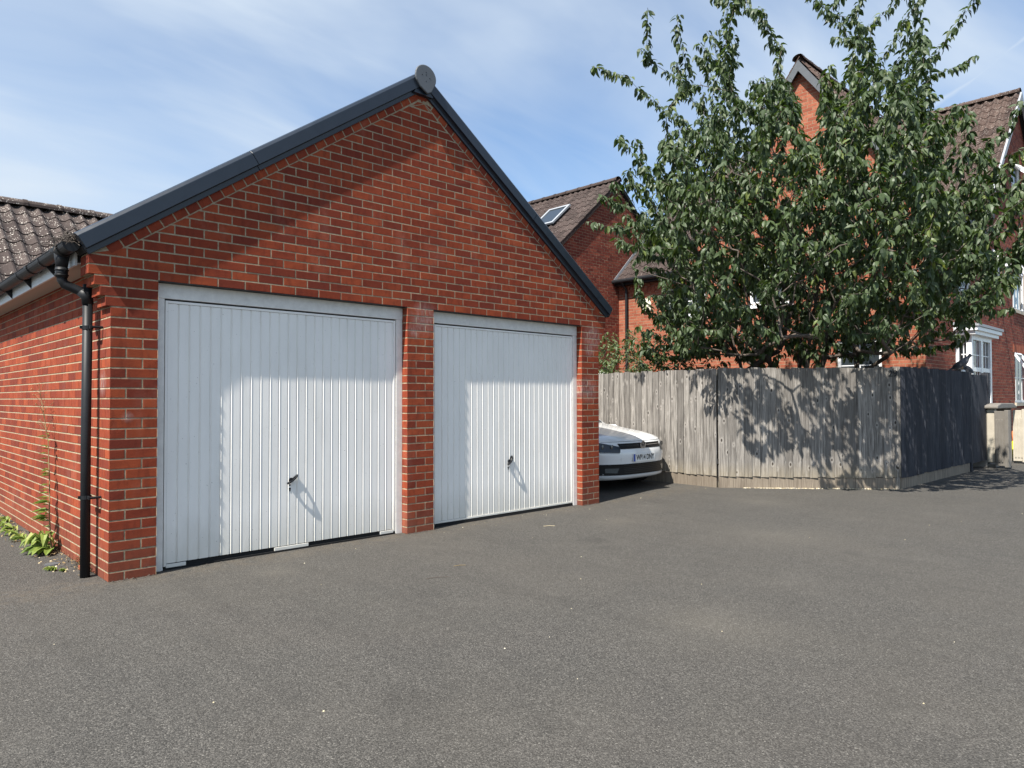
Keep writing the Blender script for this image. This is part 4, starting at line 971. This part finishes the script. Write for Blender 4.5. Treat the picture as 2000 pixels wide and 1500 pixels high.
def upper(u, v):                                        # greenhouse, from windscreen over the roof to the tail
    pr = [(1.20, .945, .72), (1.45, 1.12, .68), (1.78, 1.34, .61), (2.0, 1.43, .575), (2.6, 1.455, .57), (3.3, 1.42, .56), (3.7, 1.30, .55), (3.92, 1.0, .62), (3.96, .6, .72), (3.95, .22, .74)]
    k = v*(len(pr)-1); i = min(int(k), len(pr)-2); w = k-i; y, z, hw = [pr[i][j]*(1-w)+pr[i+1][j]*w for j in range(3)]
    x = hw*(2*u-1); return (x, y+.10*(x/hw)**2*(1 if y < 2 else 0), z-.03*(2*u-1)**2)
bd.grid(upper, 12, 18)
for sx in (-1, 1):
    def cab(u, v):
        w = [(.115, 0)]; q = upper(1 if sx > 0 else 0, u*.8); zb_ = .90; return (q[0]*(v)+sx*.82*(1-v), q[1], q[2]*v+zb_*(1-v))
    bd.grid(cab if sx > 0 else (lambda u, v: cab(1-u, v)), 14, 3)
body = bd.build('body', 'car_paint', car, smooth=True)
ws = MB(); ws.grid(lambda u, v: tuple(Vector(upper(.04+.92*u, .01+.31*v))+Vector((0, -.008, .006))), 12, 6); ws.build('windscreen', 'glass', car, smooth=True)
for sx in (0, 1):
    sw_ = MB(); s_ = 1 if sx else -1
    sw_.grid(lambda u, v: ((.82*(1-v)+upper(1, .22+.42*u)[0]*v)*s_+s_*.006, upper(1, .22+.42*u)[1], .93*(1-v)+(upper(1, .22+.42*u)[2]-.05)*v), 10, 3); sw_.build('side_window', 'glass', car)
patch([(-.47, .612), (.47, .612), (.50, .690), (-.50, .690)], 16, 3, .004, 'grille', 'car_black')
patch([(-.46, .658), (-.08, .654), (-.08, .661), (-.465, .665)], 8, 1, 0.009, 'grille_bar', 'lamp_chrome'); patch([(.08, .654), (.46, .658), (.465, .665), (.08, .661)], 8, 1, .009, 'grille_bar', 'chrome')
for s in (-1, 1):
    cn = [(.50*s, .560), (.81*s, .572), (.83*s, .728), (.468*s, .642)]
    hd = patch(cn if s > 0 else [cn[1], cn[0], cn[3], cn[2]], 10, 4, .007, 'headlight', 'lamp_glass')
    for cx_, rr_ in ((.60, .032), (.71, .036)):
        c = fas(cx_*s, .645, .012); rl_ = MB(); rl_.grid(lambda u, v: (c.x+rr_*math.cos(6.28*u)*v, c.y-.004+.004*v, c.z+rr_*math.sin(6.28*u)*v), 14, 2); rl_.build('reflector', 'lamp_chrome', hd)
    cn = [(.54*s, .275), (.70*s, .285), (.70*s, .345), (.50*s, .345)]
    fg = patch(cn if s > 0 else [cn[1], cn[0], cn[3], cn[2]], 6, 2, .010, 'fog_lamp', 'lamp_glass')
patch([(-.83, .712), (.83, .712), (.83, .717), (-.83, .717)], 26, 1, .0015, 'bonnet_edge_gap', 'car_black')
for s in (-1, 1): patch([(-.82, .560), (-.50, .548), (-.50, .552), (-.82, .565)] if s < 0 else [(.50, .548), (.82, .560), (.82, .565), (.50, .552)], 8, 1, .0015, 'bumper_gap', 'car_black')
patch([(-.76, .245), (.76, .245), (.79, .40), (-.79, .40)], 24, 4, .005, 'lower_grille', 'car_black')
patch([(-.80, .17), (.80, .17), (.80, .235), (-.80, .235)], 24, 2, .014, 'front_lip', 'car_paint')
for z in (.275, .30, .325, .35, .375): patch([(-.42, z), (.42, z), (.42, z+.006), (-.42, z+.006)], 14, 1, .010, 'grille_slat', 'plate_black')
c = fas(-.46, .47, .002); q = MB(); q.tube([c, c-Y*.001], .022, 16); q.build('tow_cover', 'car_paint', car)
pl = MB(); yq = fas(.0, .47).y-.012; pl.box((-.26, yq, .425), (.26, yq+.008, .535)); plo = pl.build('number_plate', 'plate_white', car)
q = MB(); q.box((-.257, yq-.0015, .428), (-.215, yq-.0005, .532)); q.build('plate_band', 'plate_blue', plo)
bpy.context.view_layer.update()
text_mesh('WP14 DNY', .105, .0006, 'plate_lettering', 'plate_black', plo, Matrix.Translation((7.10, .36, 0)) @ frame_mat(Vector((.022, yq-.0015, .480)), X, Z), .82)
bc = Vector((0, fas(0, .655).y-.022, .655)); q = MB()
for k in range(24):
    a, b = 2*math.pi*k/24, 2*math.pi*(k+1)/24; R1, R2 = .064, .054
    pts = [bc+Vector((r_*math.cos(t_), 0, r_*math.sin(t_))) for r_, t_ in ((R1, a), (R1, b), (R2, b), (R2, a))]; q.prism(pts[::-1], (0, .01, 0))
def bar(p, w_=.0085):
    p0, p1 = Vector((p[0], 0, p[1])), Vector((p[2], 0, p[3])); d_ = (p1-p0).normalized(); s_ = Vector((d_.z, 0, -d_.x))*w_/2
    q.prism([bc+p0-s_, bc+p0+s_, bc+p1+s_, bc+p1-s_], (0, .008, 0))
for p in ((-.024, .048, 0, .006), (.024, .048, 0, .006), (-.050, .020, -.022, -.050), (.050, .020, .022, -.050), (-.022, -.050, 0, -.006), (.022, -.050, 0, -.006)): bar(p)
q.build('badge', 'chrome', car); q = MB(); q.tube([bc+Y*.006, bc+Y*.012], .056, 24); q.build('badge_backing', 'car_black', car)
for sx in (-1, 1):
    for y in (.74, 3.2):
        w_ = MB(); w_.tube([(sx*.63, y, .30), (sx*.845, y, .30)], .30, 28); wo_ = w_.build('wheel', 'rubber', car)
        w_ = MB(); w_.tube([(sx*.84, y, .30), (sx*.852, y, .30)], .205, 20); w_.build('rim', 'chrome', wo_)
q = MB(); q.box((-.76, .55, .12), (.76, 3.8, .25)); q.build('underside', 'car_black', car)
q = MB(); q.box((-.66, 1.2, .25), (.66, 3.7, .80)); q.build('cabin_floor', 'car_black', car)
for sx in (-1, 1):
    q = MB(); q.grid(lambda u, v: (sx*(.93+.09*math.cos(6.28*u)*math.sin(3.14*v)), 1.92+.06*math.cos(3.14*v), 1.0+.06*math.sin(6.28*u)*math.sin(3.14*v)), 10, 6); q.build('mirror', 'car_paint', car, smooth=True)
# line between bonnet and wings
q = MB()
for s in (-1, 1):
    for k in range(12):
        u0 = .5+s*.415; a, b = Vector(hood(u0, .05+k*.078)), Vector(hood(u0, .05+(k+1)*.078)); q.prism([a+Z*.0012-X*.0025, a+Z*.0012+X*.0025, b+Z*.0012+X*.0025, b+Z*.0012-X*.0025], Z*.0004)
q.build('bonnet_gap', 'car_black', car)

# ------------------------------------------------------------------ foliage helpers
def leaf_geo(L, W, droop, fold, seg=3):
    v = []; f = []
    prof = [0, .78, 1., .55, 0]; ts = [0, .22, .5, .8, 1.]
    for t, w in zip(ts, prof):
        z = -droop*L*t*t; x = L*t*(1-.25*droop*t)
        if w == 0: v.append((x, 0, z))
        else: v += [(x, -W*w/2, z+fold*W*w/2), (x, 0, z), (x, W*w/2, z+fold*W*w/2)]
    f = [(0, 1, 2), (0, 2, 3), (1, 4, 5, 2), (2, 5, 6, 3), (4, 7, 8, 5), (5, 8, 9, 6), (7, 10, 8), (8, 10, 9)]
    return v, f
LEAVES = [leaf_geo(1, .43, d, fo) for d, fo in ((.25, .25), (.5, .35), (.8, .2), (.4, .6))]
class Foliage:
    def __init__(s): s.T = []
    def add(s, pos, dirv, size, rg_, rv=None):
        d = dirv.normalized(); sd_ = d.cross(Z)
        if sd_.length < .05: sd_ = Vector((1, 0, 0))
        sd_.normalize(); up_ = sd_.cross(d); a = rg_.gauss(0, .5)
        sd2 = sd_*math.cos(a)+up_*math.sin(a); up2 = up_*math.cos(a)-sd_*math.sin(a)
        s.T.append((pos, d*size, sd2*size, up2*size, rg_.randrange(4), rg_.random() if rv is None else min(.999, max(0, rv))))
    def mesh_into(s, items, name, mat, parent, kind='stuff'):
        V = []; F = []; Rv = []
        for p, a, b, c, k, r in items:
            v, f = LEAVES[k]; i = len(V)
            for q in v: V.append((p.x+a.x*q[0]+b.x*q[1]+c.x*q[2], p.y+a.y*q[0]+b.y*q[1]+c.y*q[2], p.z+a.z*q[0]+b.z*q[1]+c.z*q[2]))
            for q in f: F.append(tuple(i+t for t in q)); Rv.append(r)
        me = D.meshes.new(name); me.from_pydata(V, [], F); me.materials.append(MATS[mat])
        at = me.attributes.new('rnd', 'FLOAT', 'FACE'); at.data.foreach_set('value', Rv)
        return put(name, me, parent, kind)
def grow(base, targets, rg_, stems, seg=.22, wob=.05, lift=.5):
    """skeleton nodes [pos,parent]; every target is tied to its best node below"""
    nodes = [(Vector(base), -1)]
    def link(i, t, bend):
        p = nodes[i][0]; d = t-p; n = max(1, int(d.length/seg)); c = p+d*.5+bend; prev = i
        for k in range(1, n+1):
            u = k/n; q = p*(1-u)**2+c*2*u*(1-u)+t*u*u
            if k < n: q = q+Vector((rg_.gauss(0, wob), rg_.gauss(0, wob), rg_.gauss(0, wob)))*seg
            nodes.append((q, prev)); prev = len(nodes)-1
        return prev
    for s in stems: link(0, Vector(s), Vector(((s[0]-base[0])*.25, (s[1]-base[1])*.25, -.1)))
    tips = []
    for t in targets:
        t = Vector(t); best = None
        for i, (p, _) in enumerate(nodes):
            d = t-p; L = d.length; up_ = d.z/max(L, 1e-3)
            hd_ = Vector((d.x, d.y, 0)).dot(Vector((p.x-base[0], p.y-base[1], 0)))
            cost = L*(1+1.4*max(0, lift-up_)+(.5 if hd_ < 0 else 0))+.0*p.z
            if best is None or cost < best[0]: best = (cost, i)
        i = best[1]; d = t-nodes[i][0]
        out = Vector((nodes[i][0].x-base[0], nodes[i][0].y-base[1], 0)); out = out.normalized() if out.length > .1 else Vector()
        tips.append(link(i, t, out*.10*d.length+Z*-.06*d.length))
    w = [0]*len(nodes)
    for i in range(len(nodes)-1, 0, -1):
        if w[i] == 0: w[i] = 1
        w[nodes[i][1]] += w[i] if True else 0
    return nodes, w, tips
def leafing(nodes, w, fol, rg_, wmax, size, gap, prob=1., cluster=3, droop=.7, camera_side=None):
    tone = {}
    for i in range(1, len(nodes)):
        tone[i] = tone.get(nodes[i][1], .45) if rg_.random() < .9 and nodes[i][1] in tone else min(.95, max(.05, rg_.gauss(.45, .22)))
        if w[i] > wmax: continue
        p, pa = nodes[i]; a = nodes[pa][0]; d = p-a; L = d.length
        n = max(1, int(L/gap)); dn = d.normalized()
        for k in range(n):
            if rg_.random() > prob: continue
            q = a+d*((k+rg_.random())/n); c = cluster if rg_.random() < .7 else cluster-1
            for j in range(c):
                ang = rg_.random()*6.283; o_ = Vector((math.cos(ang), math.sin(ang), rg_.uniform(-.2, .3)))
                o_ = (o_-dn*o_.dot(dn)*.6+dn*.25)
                pos = q+o_.normalized()*rg_.uniform(.01, .035)
                fol.add(pos, o_.normalized()*.7+Vector((0, 0, -droop*rg_.uniform(.4, 1.6))), size*rg_.uniform(.5, 1.25), rg_, tone[i]+rg_.gauss(0, .16)+(.12 if w[i] == 1 else 0))
def wood_mesh(nodes, w, name, mat, parent, r0=.0028, pw_=.5, sel=lambda i: True, cap=.09):
    mb = MB()
    for i in range(1, len(nodes)):
        if not sel(i): continue
        p, pa = nodes[i]; ra = min(cap, r0*w[pa]**pw_) if pa > 0 else min(cap, r0*w[i]**pw_*1.1); rb_ = min(cap, r0*w[i]**pw_); ra = min(ra, rb_*1.25)
        mb.tube([nodes[pa][0], p], [ra, rb_], 7 if rb_ > .015 else 4, caps=False)
    return mb.build(name, mat, parent, smooth=True)
def at(px, py, dep):                                    # a place at a given depth from where the photographer stood
    return CAM+(cf+cr*((px-1000)/1393.86)-cu*((py-750)/1393.86))*dep

# ------------------------------------------------------------------ cherry tree
tree = thing('cherry_tree', 'large leafy cherry tree spreading over the corner of the grey fence', 'tree', (10.25, -.45, 0))
rt = random.Random(21); TB = (10.25, -.45, 0.0)
tipspec = [(1265, 15, 11.6), (1155, 130, 11.2), (1250, 95, 11.9), (1225, 150, 11.0), (1362, 110, 12.2), (1438, -30, 11.8), (1475, -60, 12.0), (1520, 120, 11.4), (1532, 155, 11.0), (1540, 190, 10.8), (1512, 215, 11.2), (1528, 95, 11.6), (1548, 250, 10.9), (1640, 200, 10.9), (1655, 130, 11.3), (1690, 160, 11.0), (1625, 260, 10.7), (1450, 20, 11.4), (1380, 60, 11.8), (1750, 120, 11.2), (1810, 150, 11.0), (1420, 60, 11.5), (1565, -30, 12.3), (1663, -60, 11.5),
  (1640, 45, 12.6), (1722, -70, 11.8), (1765, 40, 12.4), (1792, -60, 11.2), (1833, -55, 12.0), (1926, -40, 11.0), (1905, 110, 10.9), (1860, 60, 11.6), (1700, 60, 10.9), (1600, 0, 11.0), (1995, 195, 9.8), (1975, 300, 9.6), (1950, 250, 10.1),
  (1985, 420, 9.6), (1940, 380, 9.9), (1990, 505, 9.9), (1975, 545, 9.5), (1930, 600, 9.6), (1985, 600, 9.9), (1880, 630, 9.7), (1205, 265, 10.6), (1240, 270, 11.2), (1200, 350, 10.6), (1150, 432, 10.5), (1205, 400, 10.9), (1170, 380, 10.8),
  (1215, 470, 10.9), (1232, 520, 10.6), (1300, 300, 10.7), (1330, 180, 11.2), (1400, 130, 11.9), (1440, 90, 11.0), (1500, 60, 11.6), (1410, 230, 10.9), (1550, 210, 10.6), (1360, 640, 10.6), (1420, 655, 10.6), (1800, 640, 10.0), (1740, 690, 10.3), (1850, 560, 9.7), (1690, 640, 10.3)]
targets = [tuple(at(*q)) for q in tipspec]
cen = at(1585, 440, 10.9); LAT = Vector((cr.x, cr.y, 0)).normalized(); DEP = Vector((cf.x, cf.y, 0)).normalized()
extra = []
def seen(q):                                            # direction of a place as the photographer saw it
    d = q-CAM; return 1000+1393.86*d.dot(cr)/d.dot(cf), 750-1393.86*d.dot(cu)/d.dot(cf)
while len(extra) < 2700:
    v = Vector((rt.gauss(0, 1), rt.gauss(0, 1), rt.gauss(0, 1))).normalized()*rt.random()**.38
    q = cen+LAT*v.x*3.05+DEP*v.y*2.6+Z*v.z*(2.2 if v.z > 0 else 2.45)
    sx_, sy_ = seen(q)
    if 1556 < sx_ < 1600 and sy_ < 280: continue
    if 1845 < sx_ < 1990 and sy_ < 350 and rt.random() < .75: continue
    if sy_ < 200 and rt.random() < .35: continue
    if sx_ < 1320 and sy_ > 500: continue
    if q.z < 1.98: continue
    r_ = math.hypot(q.x-TB[0], q.y-TB[1])
    if q.z < 2.4 and r_ > 2.7+(q.z-1.9)*1.6: continue
    if q.z < 2.15 and (q-Vector((8.1, -.25, 0))).dot(fn) > -.1: continue
    extra.append(tuple(q))
for i in range(700):
    a = rt.random()*6.283; rr_ = rt.random()**.5*2.7; extra.append((TB[0]+rr_*math.cos(a), TB[1]+rr_*math.sin(a), 2.1+rt.random()*1.9)) if (Vector((TB[0]+rr_*math.cos(a), TB[1]+rr_*math.sin(a), 0))-Vector((8.1, -.25, 0))).dot(fn) < -.15 else None
for i in range(170):                                   # upright leading shoots, two or three to a limb
    a = rt.random()*6.283; rr_ = rt.random()**.5*2.5; b = Vector((TB[0]-.5+rr_*math.cos(a), TB[1]-.2+rr_*math.sin(a), 5.6+rt.random()*1.9))
    sx_, sy_ = seen(b)
    if 1556 < sx_ < 1600 or (sx_ > 1840 and sy_ < 380) or sx_ < 1300: continue
    extra.append(tuple(b))
stems = []
for i in range(9):
    a = i*.698+.3; rr_ = .7+.5*rt.random(); stems.append((TB[0]+rr_*math.cos(a), TB[1]+rr_*math.sin(a), 2.3+.9*rt.random()))
allt = sorted(targets+extra, key=lambda q: (Vector(q)-Vector(TB)).length)
nodes, w, tips = grow(TB, allt, rt, stems, seg=.24, wob=.06)
fol = Foliage()
leafing(nodes, w, fol, rt, 3, .126, .045, prob=.97, cluster=4)
leafing(nodes, [9 if x <= 3 else (1 if x < 8 else 9) for x in w], fol, rt, 1, .125, .10, prob=.65, cluster=2)
wood_mesh(nodes, w, 'trunk', 'bark', tree, r0=.0034, sel=lambda i: w[i] >= 10).location = (-TB[0], -TB[1], 0)
wood_mesh(nodes, w, 'branches', 'bark', tree, r0=.0034, sel=lambda i: w[i] < 10)
D.objects['branches'].location = (-TB[0], -TB[1], 0); D.objects['branches']['kind'] = 'stuff'
fol.T.sort(key=lambda q: (q[0]-CAM).length)
near = fol.T[:1500]; rt.shuffle(near); single = near[:300]; sid = set(id(q) for q in single)
crown = fol.mesh_into([q for q in fol.T if id(q) not in sid], 'crown', 'cherry_leaf', tree); crown.location = (-TB[0], -TB[1], 0)
lms = []
for v, f in LEAVES:
    me = D.meshes.new('leaf'); me.from_pydata(v, [], f); me.materials.append(MATS['cherry_leaf']); at_ = me.attributes.new('rnd', 'FLOAT', 'FACE'); at_.data.foreach_set('value', [0.]*len(f)); lms.append(me)
for p, a, b, c, k, r in single:
    o = put('leaf', lms[k], crown); m_ = Matrix.Identity(4)
    for i in range(3): m_[i][0], m_[i][1], m_[i][2], m_[i][3] = a[i], b[i], c[i], p[i]
    o.matrix_basis = m_
print('cherry leaves', len(fol.T), 'nodes', len(nodes))

# ------------------------------------------------------------------ shrubs behind the fence
def shrub(name, label, base, h, rad, n, size, mat, seed, cat='shrub', cl=3, trunkz=.0, zmin=.3):
    r = random.Random(seed); so_ = thing(name, label, cat, base); tg = []
    while len(tg) < n:
        v = Vector((r.gauss(0, 1), r.gauss(0, 1), r.gauss(0, 1))).normalized()*r.random()**.4
        q = Vector((v.x*rad, v.y*rad, h*.55+v.z*h*.45))
        if q.z > zmin: tg.append(tuple(q))
    tg.sort(key=lambda q: Vector(q).length)
    nd, ww_, _ = grow((0, 0, 0), tg, r, [(rad*.2*math.cos(a), rad*.2*math.sin(a), h*.3) for a in (0, 2, 4)], seg=.14, wob=.1)
    fo_ = Foliage(); leafing(nd, ww_, fo_, r, 3, size, .035, prob=.9, cluster=cl, droop=.3)
    wood_mesh(nd, ww_, 'branches', 'bark', so_, r0=.0028); fo_.mesh_into(fo_.T, 'crown', mat, so_); return so_
b1 = at(1205, 720, 14.0); b2_ = at(1325, 700, 13.0)
shrub('shrub', 'pale green bushy shrub rising behind the fence beside the garage', (b1.x, b1.y, 0), 2.85, .66, 150, .085, 'shrub_leaf', 3, cl=4, zmin=1.1)
b1 = at(1252, 720, 13.6)
shrub('shrub', 'thin yellowish shrub in front of the orange wall and its downpipe', (b1.x, b1.y, 0), 2.75, .5, 70, .08, 'shrub_leaf', 6, zmin=1.0)
shrub('shrub', 'loose dark green shrub between the orange wall and the cherry tree', (b2_.x, b2_.y, 0), 3.0, .95, 230, .10, 'cherry_leaf', 5, cl=4, zmin=1.0)

# ------------------------------------------------------------------ weeds along the side wall
def rosette(mb, c, n, L, W, r, lift=.35):
    for i in range(n):
        a = r.random()*6.283; d = Vector((math.cos(a), math.sin(a), 0)); d.x = -abs(d.x) if r.random() < .7 else d.x*.3; l = L*r.uniform(.55, 1.1); rv = r.random(); s_ = Vector((-d.y, d.x, 0)); li_ = lift*r.uniform(.5, 1.5)
        pr = [(0, .12, 0), (.3, .8, li_*.35), (.6, 1, li_*.5), (.85, .7, li_*.35), (1, .0, li_*.1)]
        for (t0, w0, z0), (t1, w1, z1) in zip(pr[:-1], pr[1:]):
            for sgn in (-1, 1):
                A = c+d*l*t0+Z*l*z0; B_ = c+d*l*t1+Z*l*z1
                q = [A, B_, B_+s_*sgn*W*w1/2+Z*.012*w1, A+s_*sgn*W*w0/2+Z*.012*w0]; mb.quad(*(q if sgn > 0 else q[::-1]), r=rv)
rw = random.Random(12)
wd = thing('tall_weed', 'tall spindly weed with a yellow green leaf rosette against the side wall', 'weed', (-.06, 1.50, 0))
mb = MB(); rosette(mb, Vector((0, .0, .01)), 26, .24, .062, rw, .35); rosette(mb, Vector((-.03, .06, .04)), 16, .20, .055, rw, 1.1); rosette(mb, Vector((-.02, .25, .01)), 14, .2, .05, rw, .8)
sp_ = [Vector((0, 0, 0)), Vector((-.01, .04, .3)), Vector((0.0, .10, .6)), Vector((-.0, .17, .95)), Vector((-.02, .25, 1.2)), Vector((-.03, .38, 1.42))]
for i in range(48):
    t = rw.random()*.62+.05; k = t*(len(sp_)-1); j = int(k); p = sp_[j].lerp(sp_[j+1], k-j); a = rw.random()*6.28; d = Vector((-abs(math.cos(a)), math.sin(a), .2)).normalized(); l = rw.uniform(.08, .18)*(1.15-t); s_ = d.cross(Z).normalized()*l*.18; rv = rw.random()*.6
    mb.quad(p, p+d*l*.45+s_, p+d*l-Z*l*.25, p+d*l*.45-s_, r=rv)
mb.build('leaves', 'weed_leaf', wd)
mb = MB(); mb.tube(sp_, [.007, .006, .005, .004, .003, .0015], 6)
for i in range(34):
    t = .62+.38*rw.random(); k = t*(len(sp_)-1)*.999; j = int(k); p = sp_[j].lerp(sp_[j+1], k-j); d = Vector((rw.gauss(-.3, .4), rw.gauss(0, .6), rw.random()+.3)).normalized()*rw.uniform(.03, .16)
    mb.tube([p, p+d*.6+Z*.01, p+d], .0012, 4); mb.tube([p+d, p+d*1.06], .0045, 5)
mb.build('stem', 'dry_leaf', wd)
lw_ = MB()
for i in range(9): rosette(lw_, Vector((-.05-rw.random()*.1, 1.9+i*.26+rw.gauss(0, .06), .005)), 9, .15, .035, rw, .6)
tag(lw_.build('low_weeds', 'weed_leaf', kind='stuff'), 'ragged strip of low weeds growing along the foot of the side wall', 'weeds')
lw_ = MB(); rosette(lw_, Vector((-.20, .72, .004)), 30, .07, .016, rw, .3); rosette(lw_, Vector((-.15, .62, .004)), 16, .05, .014, rw, .3)
tag(lw_.build('weed_tuft', 'weed_leaf'), 'small flat tuft of weed on the tarmac near the downpipe foot', 'weed')
dr = MB()
for i in range(420):
    y = rw.uniform(.35, 4.4); c = Vector((-abs(rw.gauss(0, .05+.03*y))-.01, y, .006+rw.random()*.02)); d = Vector((rw.gauss(0, 1), rw.gauss(0, 1), rw.gauss(.1, .6))).normalized()*rw.uniform(.01, .04); s_ = d.cross(Z)*.25
    dr.quad(c, c+d*.5+s_, c+d, c+d*.5-s_, r=rw.random())
tag(dr.build('dead_leaves', 'dry_leaf', kind='stuff'), 'dry dead leaves and litter caught along the side wall', 'litter')
dc = MB(); dc.tube([(-.16, .95, .0), (-.16, .95, .006)], .055, 18); tag(dc.build('drain_lid', 'cap_plastic'), 'small round grey lid on the tarmac beside the side wall', 'lid')
bf = MB(); bf.box((-.06, .50, .0), (-.015, .60, .035)); bevel(tag(bf.build('brick_fragment', 'sunlit_orange_brick'), 'broken orange brick fragment near the downpipe foot', 'brick'), .008)
# moss at the foot of the wall
mm_ = MB()
for i in range(500):
    c = Vector((-abs(rw.gauss(0, .025))-.004, .42+rw.gauss(.15, .1), abs(rw.gauss(0, .05)))); d = Vector((rw.gauss(-.3, 1), rw.gauss(0, 1), rw.random())).normalized()*.016; s_ = d.cross(Vector((.3, .5, .8)))*.4
    mm_.quad(c, c+d*.5+s_, c+d, c+d*.5-s_, r=rw.random())
tag(mm_.build('moss_clump', 'dry_leaf', kind='stuff'), 'brown dry moss clump at the foot of the wall by the downpipe', 'moss')
dt = MB()
for i in range(900):
    if i % 3: x = rw.choice((rw.uniform(0, .33), rw.uniform(.3, 2.7), rw.uniform(2.65, 3.0), rw.uniform(3, 5.3), rw.uniform(5.3, 5.65))); c = Vector((x, -abs(rw.gauss(0, .022))-.004+(.06 if (.4 < x < 2.6 or 3.05 < x < 5.2) else 0), .002))
    else: u_ = rw.random(); c = Vector((8.115, -.262, .002)).lerp(Vector((9.83, -2.205, .002)), u_)+Vector((-abs(rw.gauss(.02, .03)), -abs(rw.gauss(.02, .03)), 0))
    d = Vector((rw.gauss(0, 1), rw.gauss(0, 1), rw.gauss(.1, .3))).normalized()*rw.uniform(.006, .02); s_ = d.cross(Z)*.35
    dt.quad(c, c+d*.5+s_, c+d, c+d*.5-s_, r=rw.random())
tag(dt.build('dirt_litter', 'bark', kind='stuff'), 'fine brown litter gathered along the foot of the doors and fence', 'litter')
# gravel strip under the fence and loose stones on the tarmac
gv = MB(); rgv = random.Random(8)
def stone(mb, c, s, r):
    pts = [Vector((math.cos(a)*s*r.uniform(.7, 1.1), math.sin(a)*s*r.uniform(.7, 1.1), 0)) for a in (0, 1.05, 2.1, 3.14, 4.2, 5.2)]; top = [p*.6+Z*s*r.uniform(.5, .8) for p in pts]; rv = r.random(); i = len(mb.v)
    mb.v += [tuple(c+p) for p in pts]+[tuple(c+p) for p in top]
    for k in range(6): mb.f.append((i+k, i+(k+1) % 6, i+6+(k+1) % 6, i+6+k)); mb.r.append(rv); mb.m.append(0)
    mb.f.append(tuple(i+6+k for k in range(6))); mb.r.append(rv); mb.m.append(0)
for i in range(330):
    t = rgv.random()**.8; s = .35+t*2.2 if rgv.random() < .75 else .35+rgv.random()*1.1
    c = Vector((8.115, -.262, 0))+fd*s+fn*(.0+abs(rgv.gauss(0, .03))-.004)+Z*.0; stone(gv, c, rgv.uniform(.005, .012), rgv)
tag(gv.build('gravel', 'pebble', kind='stuff'), 'thin line of cream gravel along the foot of the grey fence', 'gravel')
ls = MB()
for i in range(45):
    x, y = rgv.uniform(-2, 11), rgv.uniform(-5, -.1)
    if rgv.random() < .45: y = -abs(rgv.gauss(0, .18))-.02; x = rgv.uniform(0, 8)
    stone(ls, Vector((x, y, 0)), rgv.uniform(.0025, .0055), rgv)
for i in range(12): stone(ls, Vector((-.04-rgv.random()*.25, rgv.uniform(.35, 1.3), 0)), rgv.uniform(.006, .014), rgv)
tag(ls.build('loose_grit', 'pebble', kind='stuff'), 'loose pale grit scattered over the tarmac', 'grit')
for k, (x, y, a, L, m, lab) in enumerate(((1.797, -1.582, .25, .085, 'bark', 'dark twig lying on the tarmac in front of the left door'), (2.16, -1.40, .3, .05, 'dry_leaf', 'short pale straw beside the dark twig on the tarmac'), (3.96, -.69, 0.1, .06, 'pebble', 'pale thin straw lying in front of the right garage door'))):
    t_ = MB(); d = Vector((math.cos(a-.7), math.sin(a-.7), 0))*L; t_.tube([Vector((x, y, .003))-d, Vector((x, y, .007)), Vector((x, y, .003))+d], .0022, 6); tag(t_.build('twig', m), lab, 'twig')
for o in D.objects:
    if o.type == 'MESH' and o.parent is None and not o.get('label') and o.get('kind') is None: print('UNTAGGED', o.name)
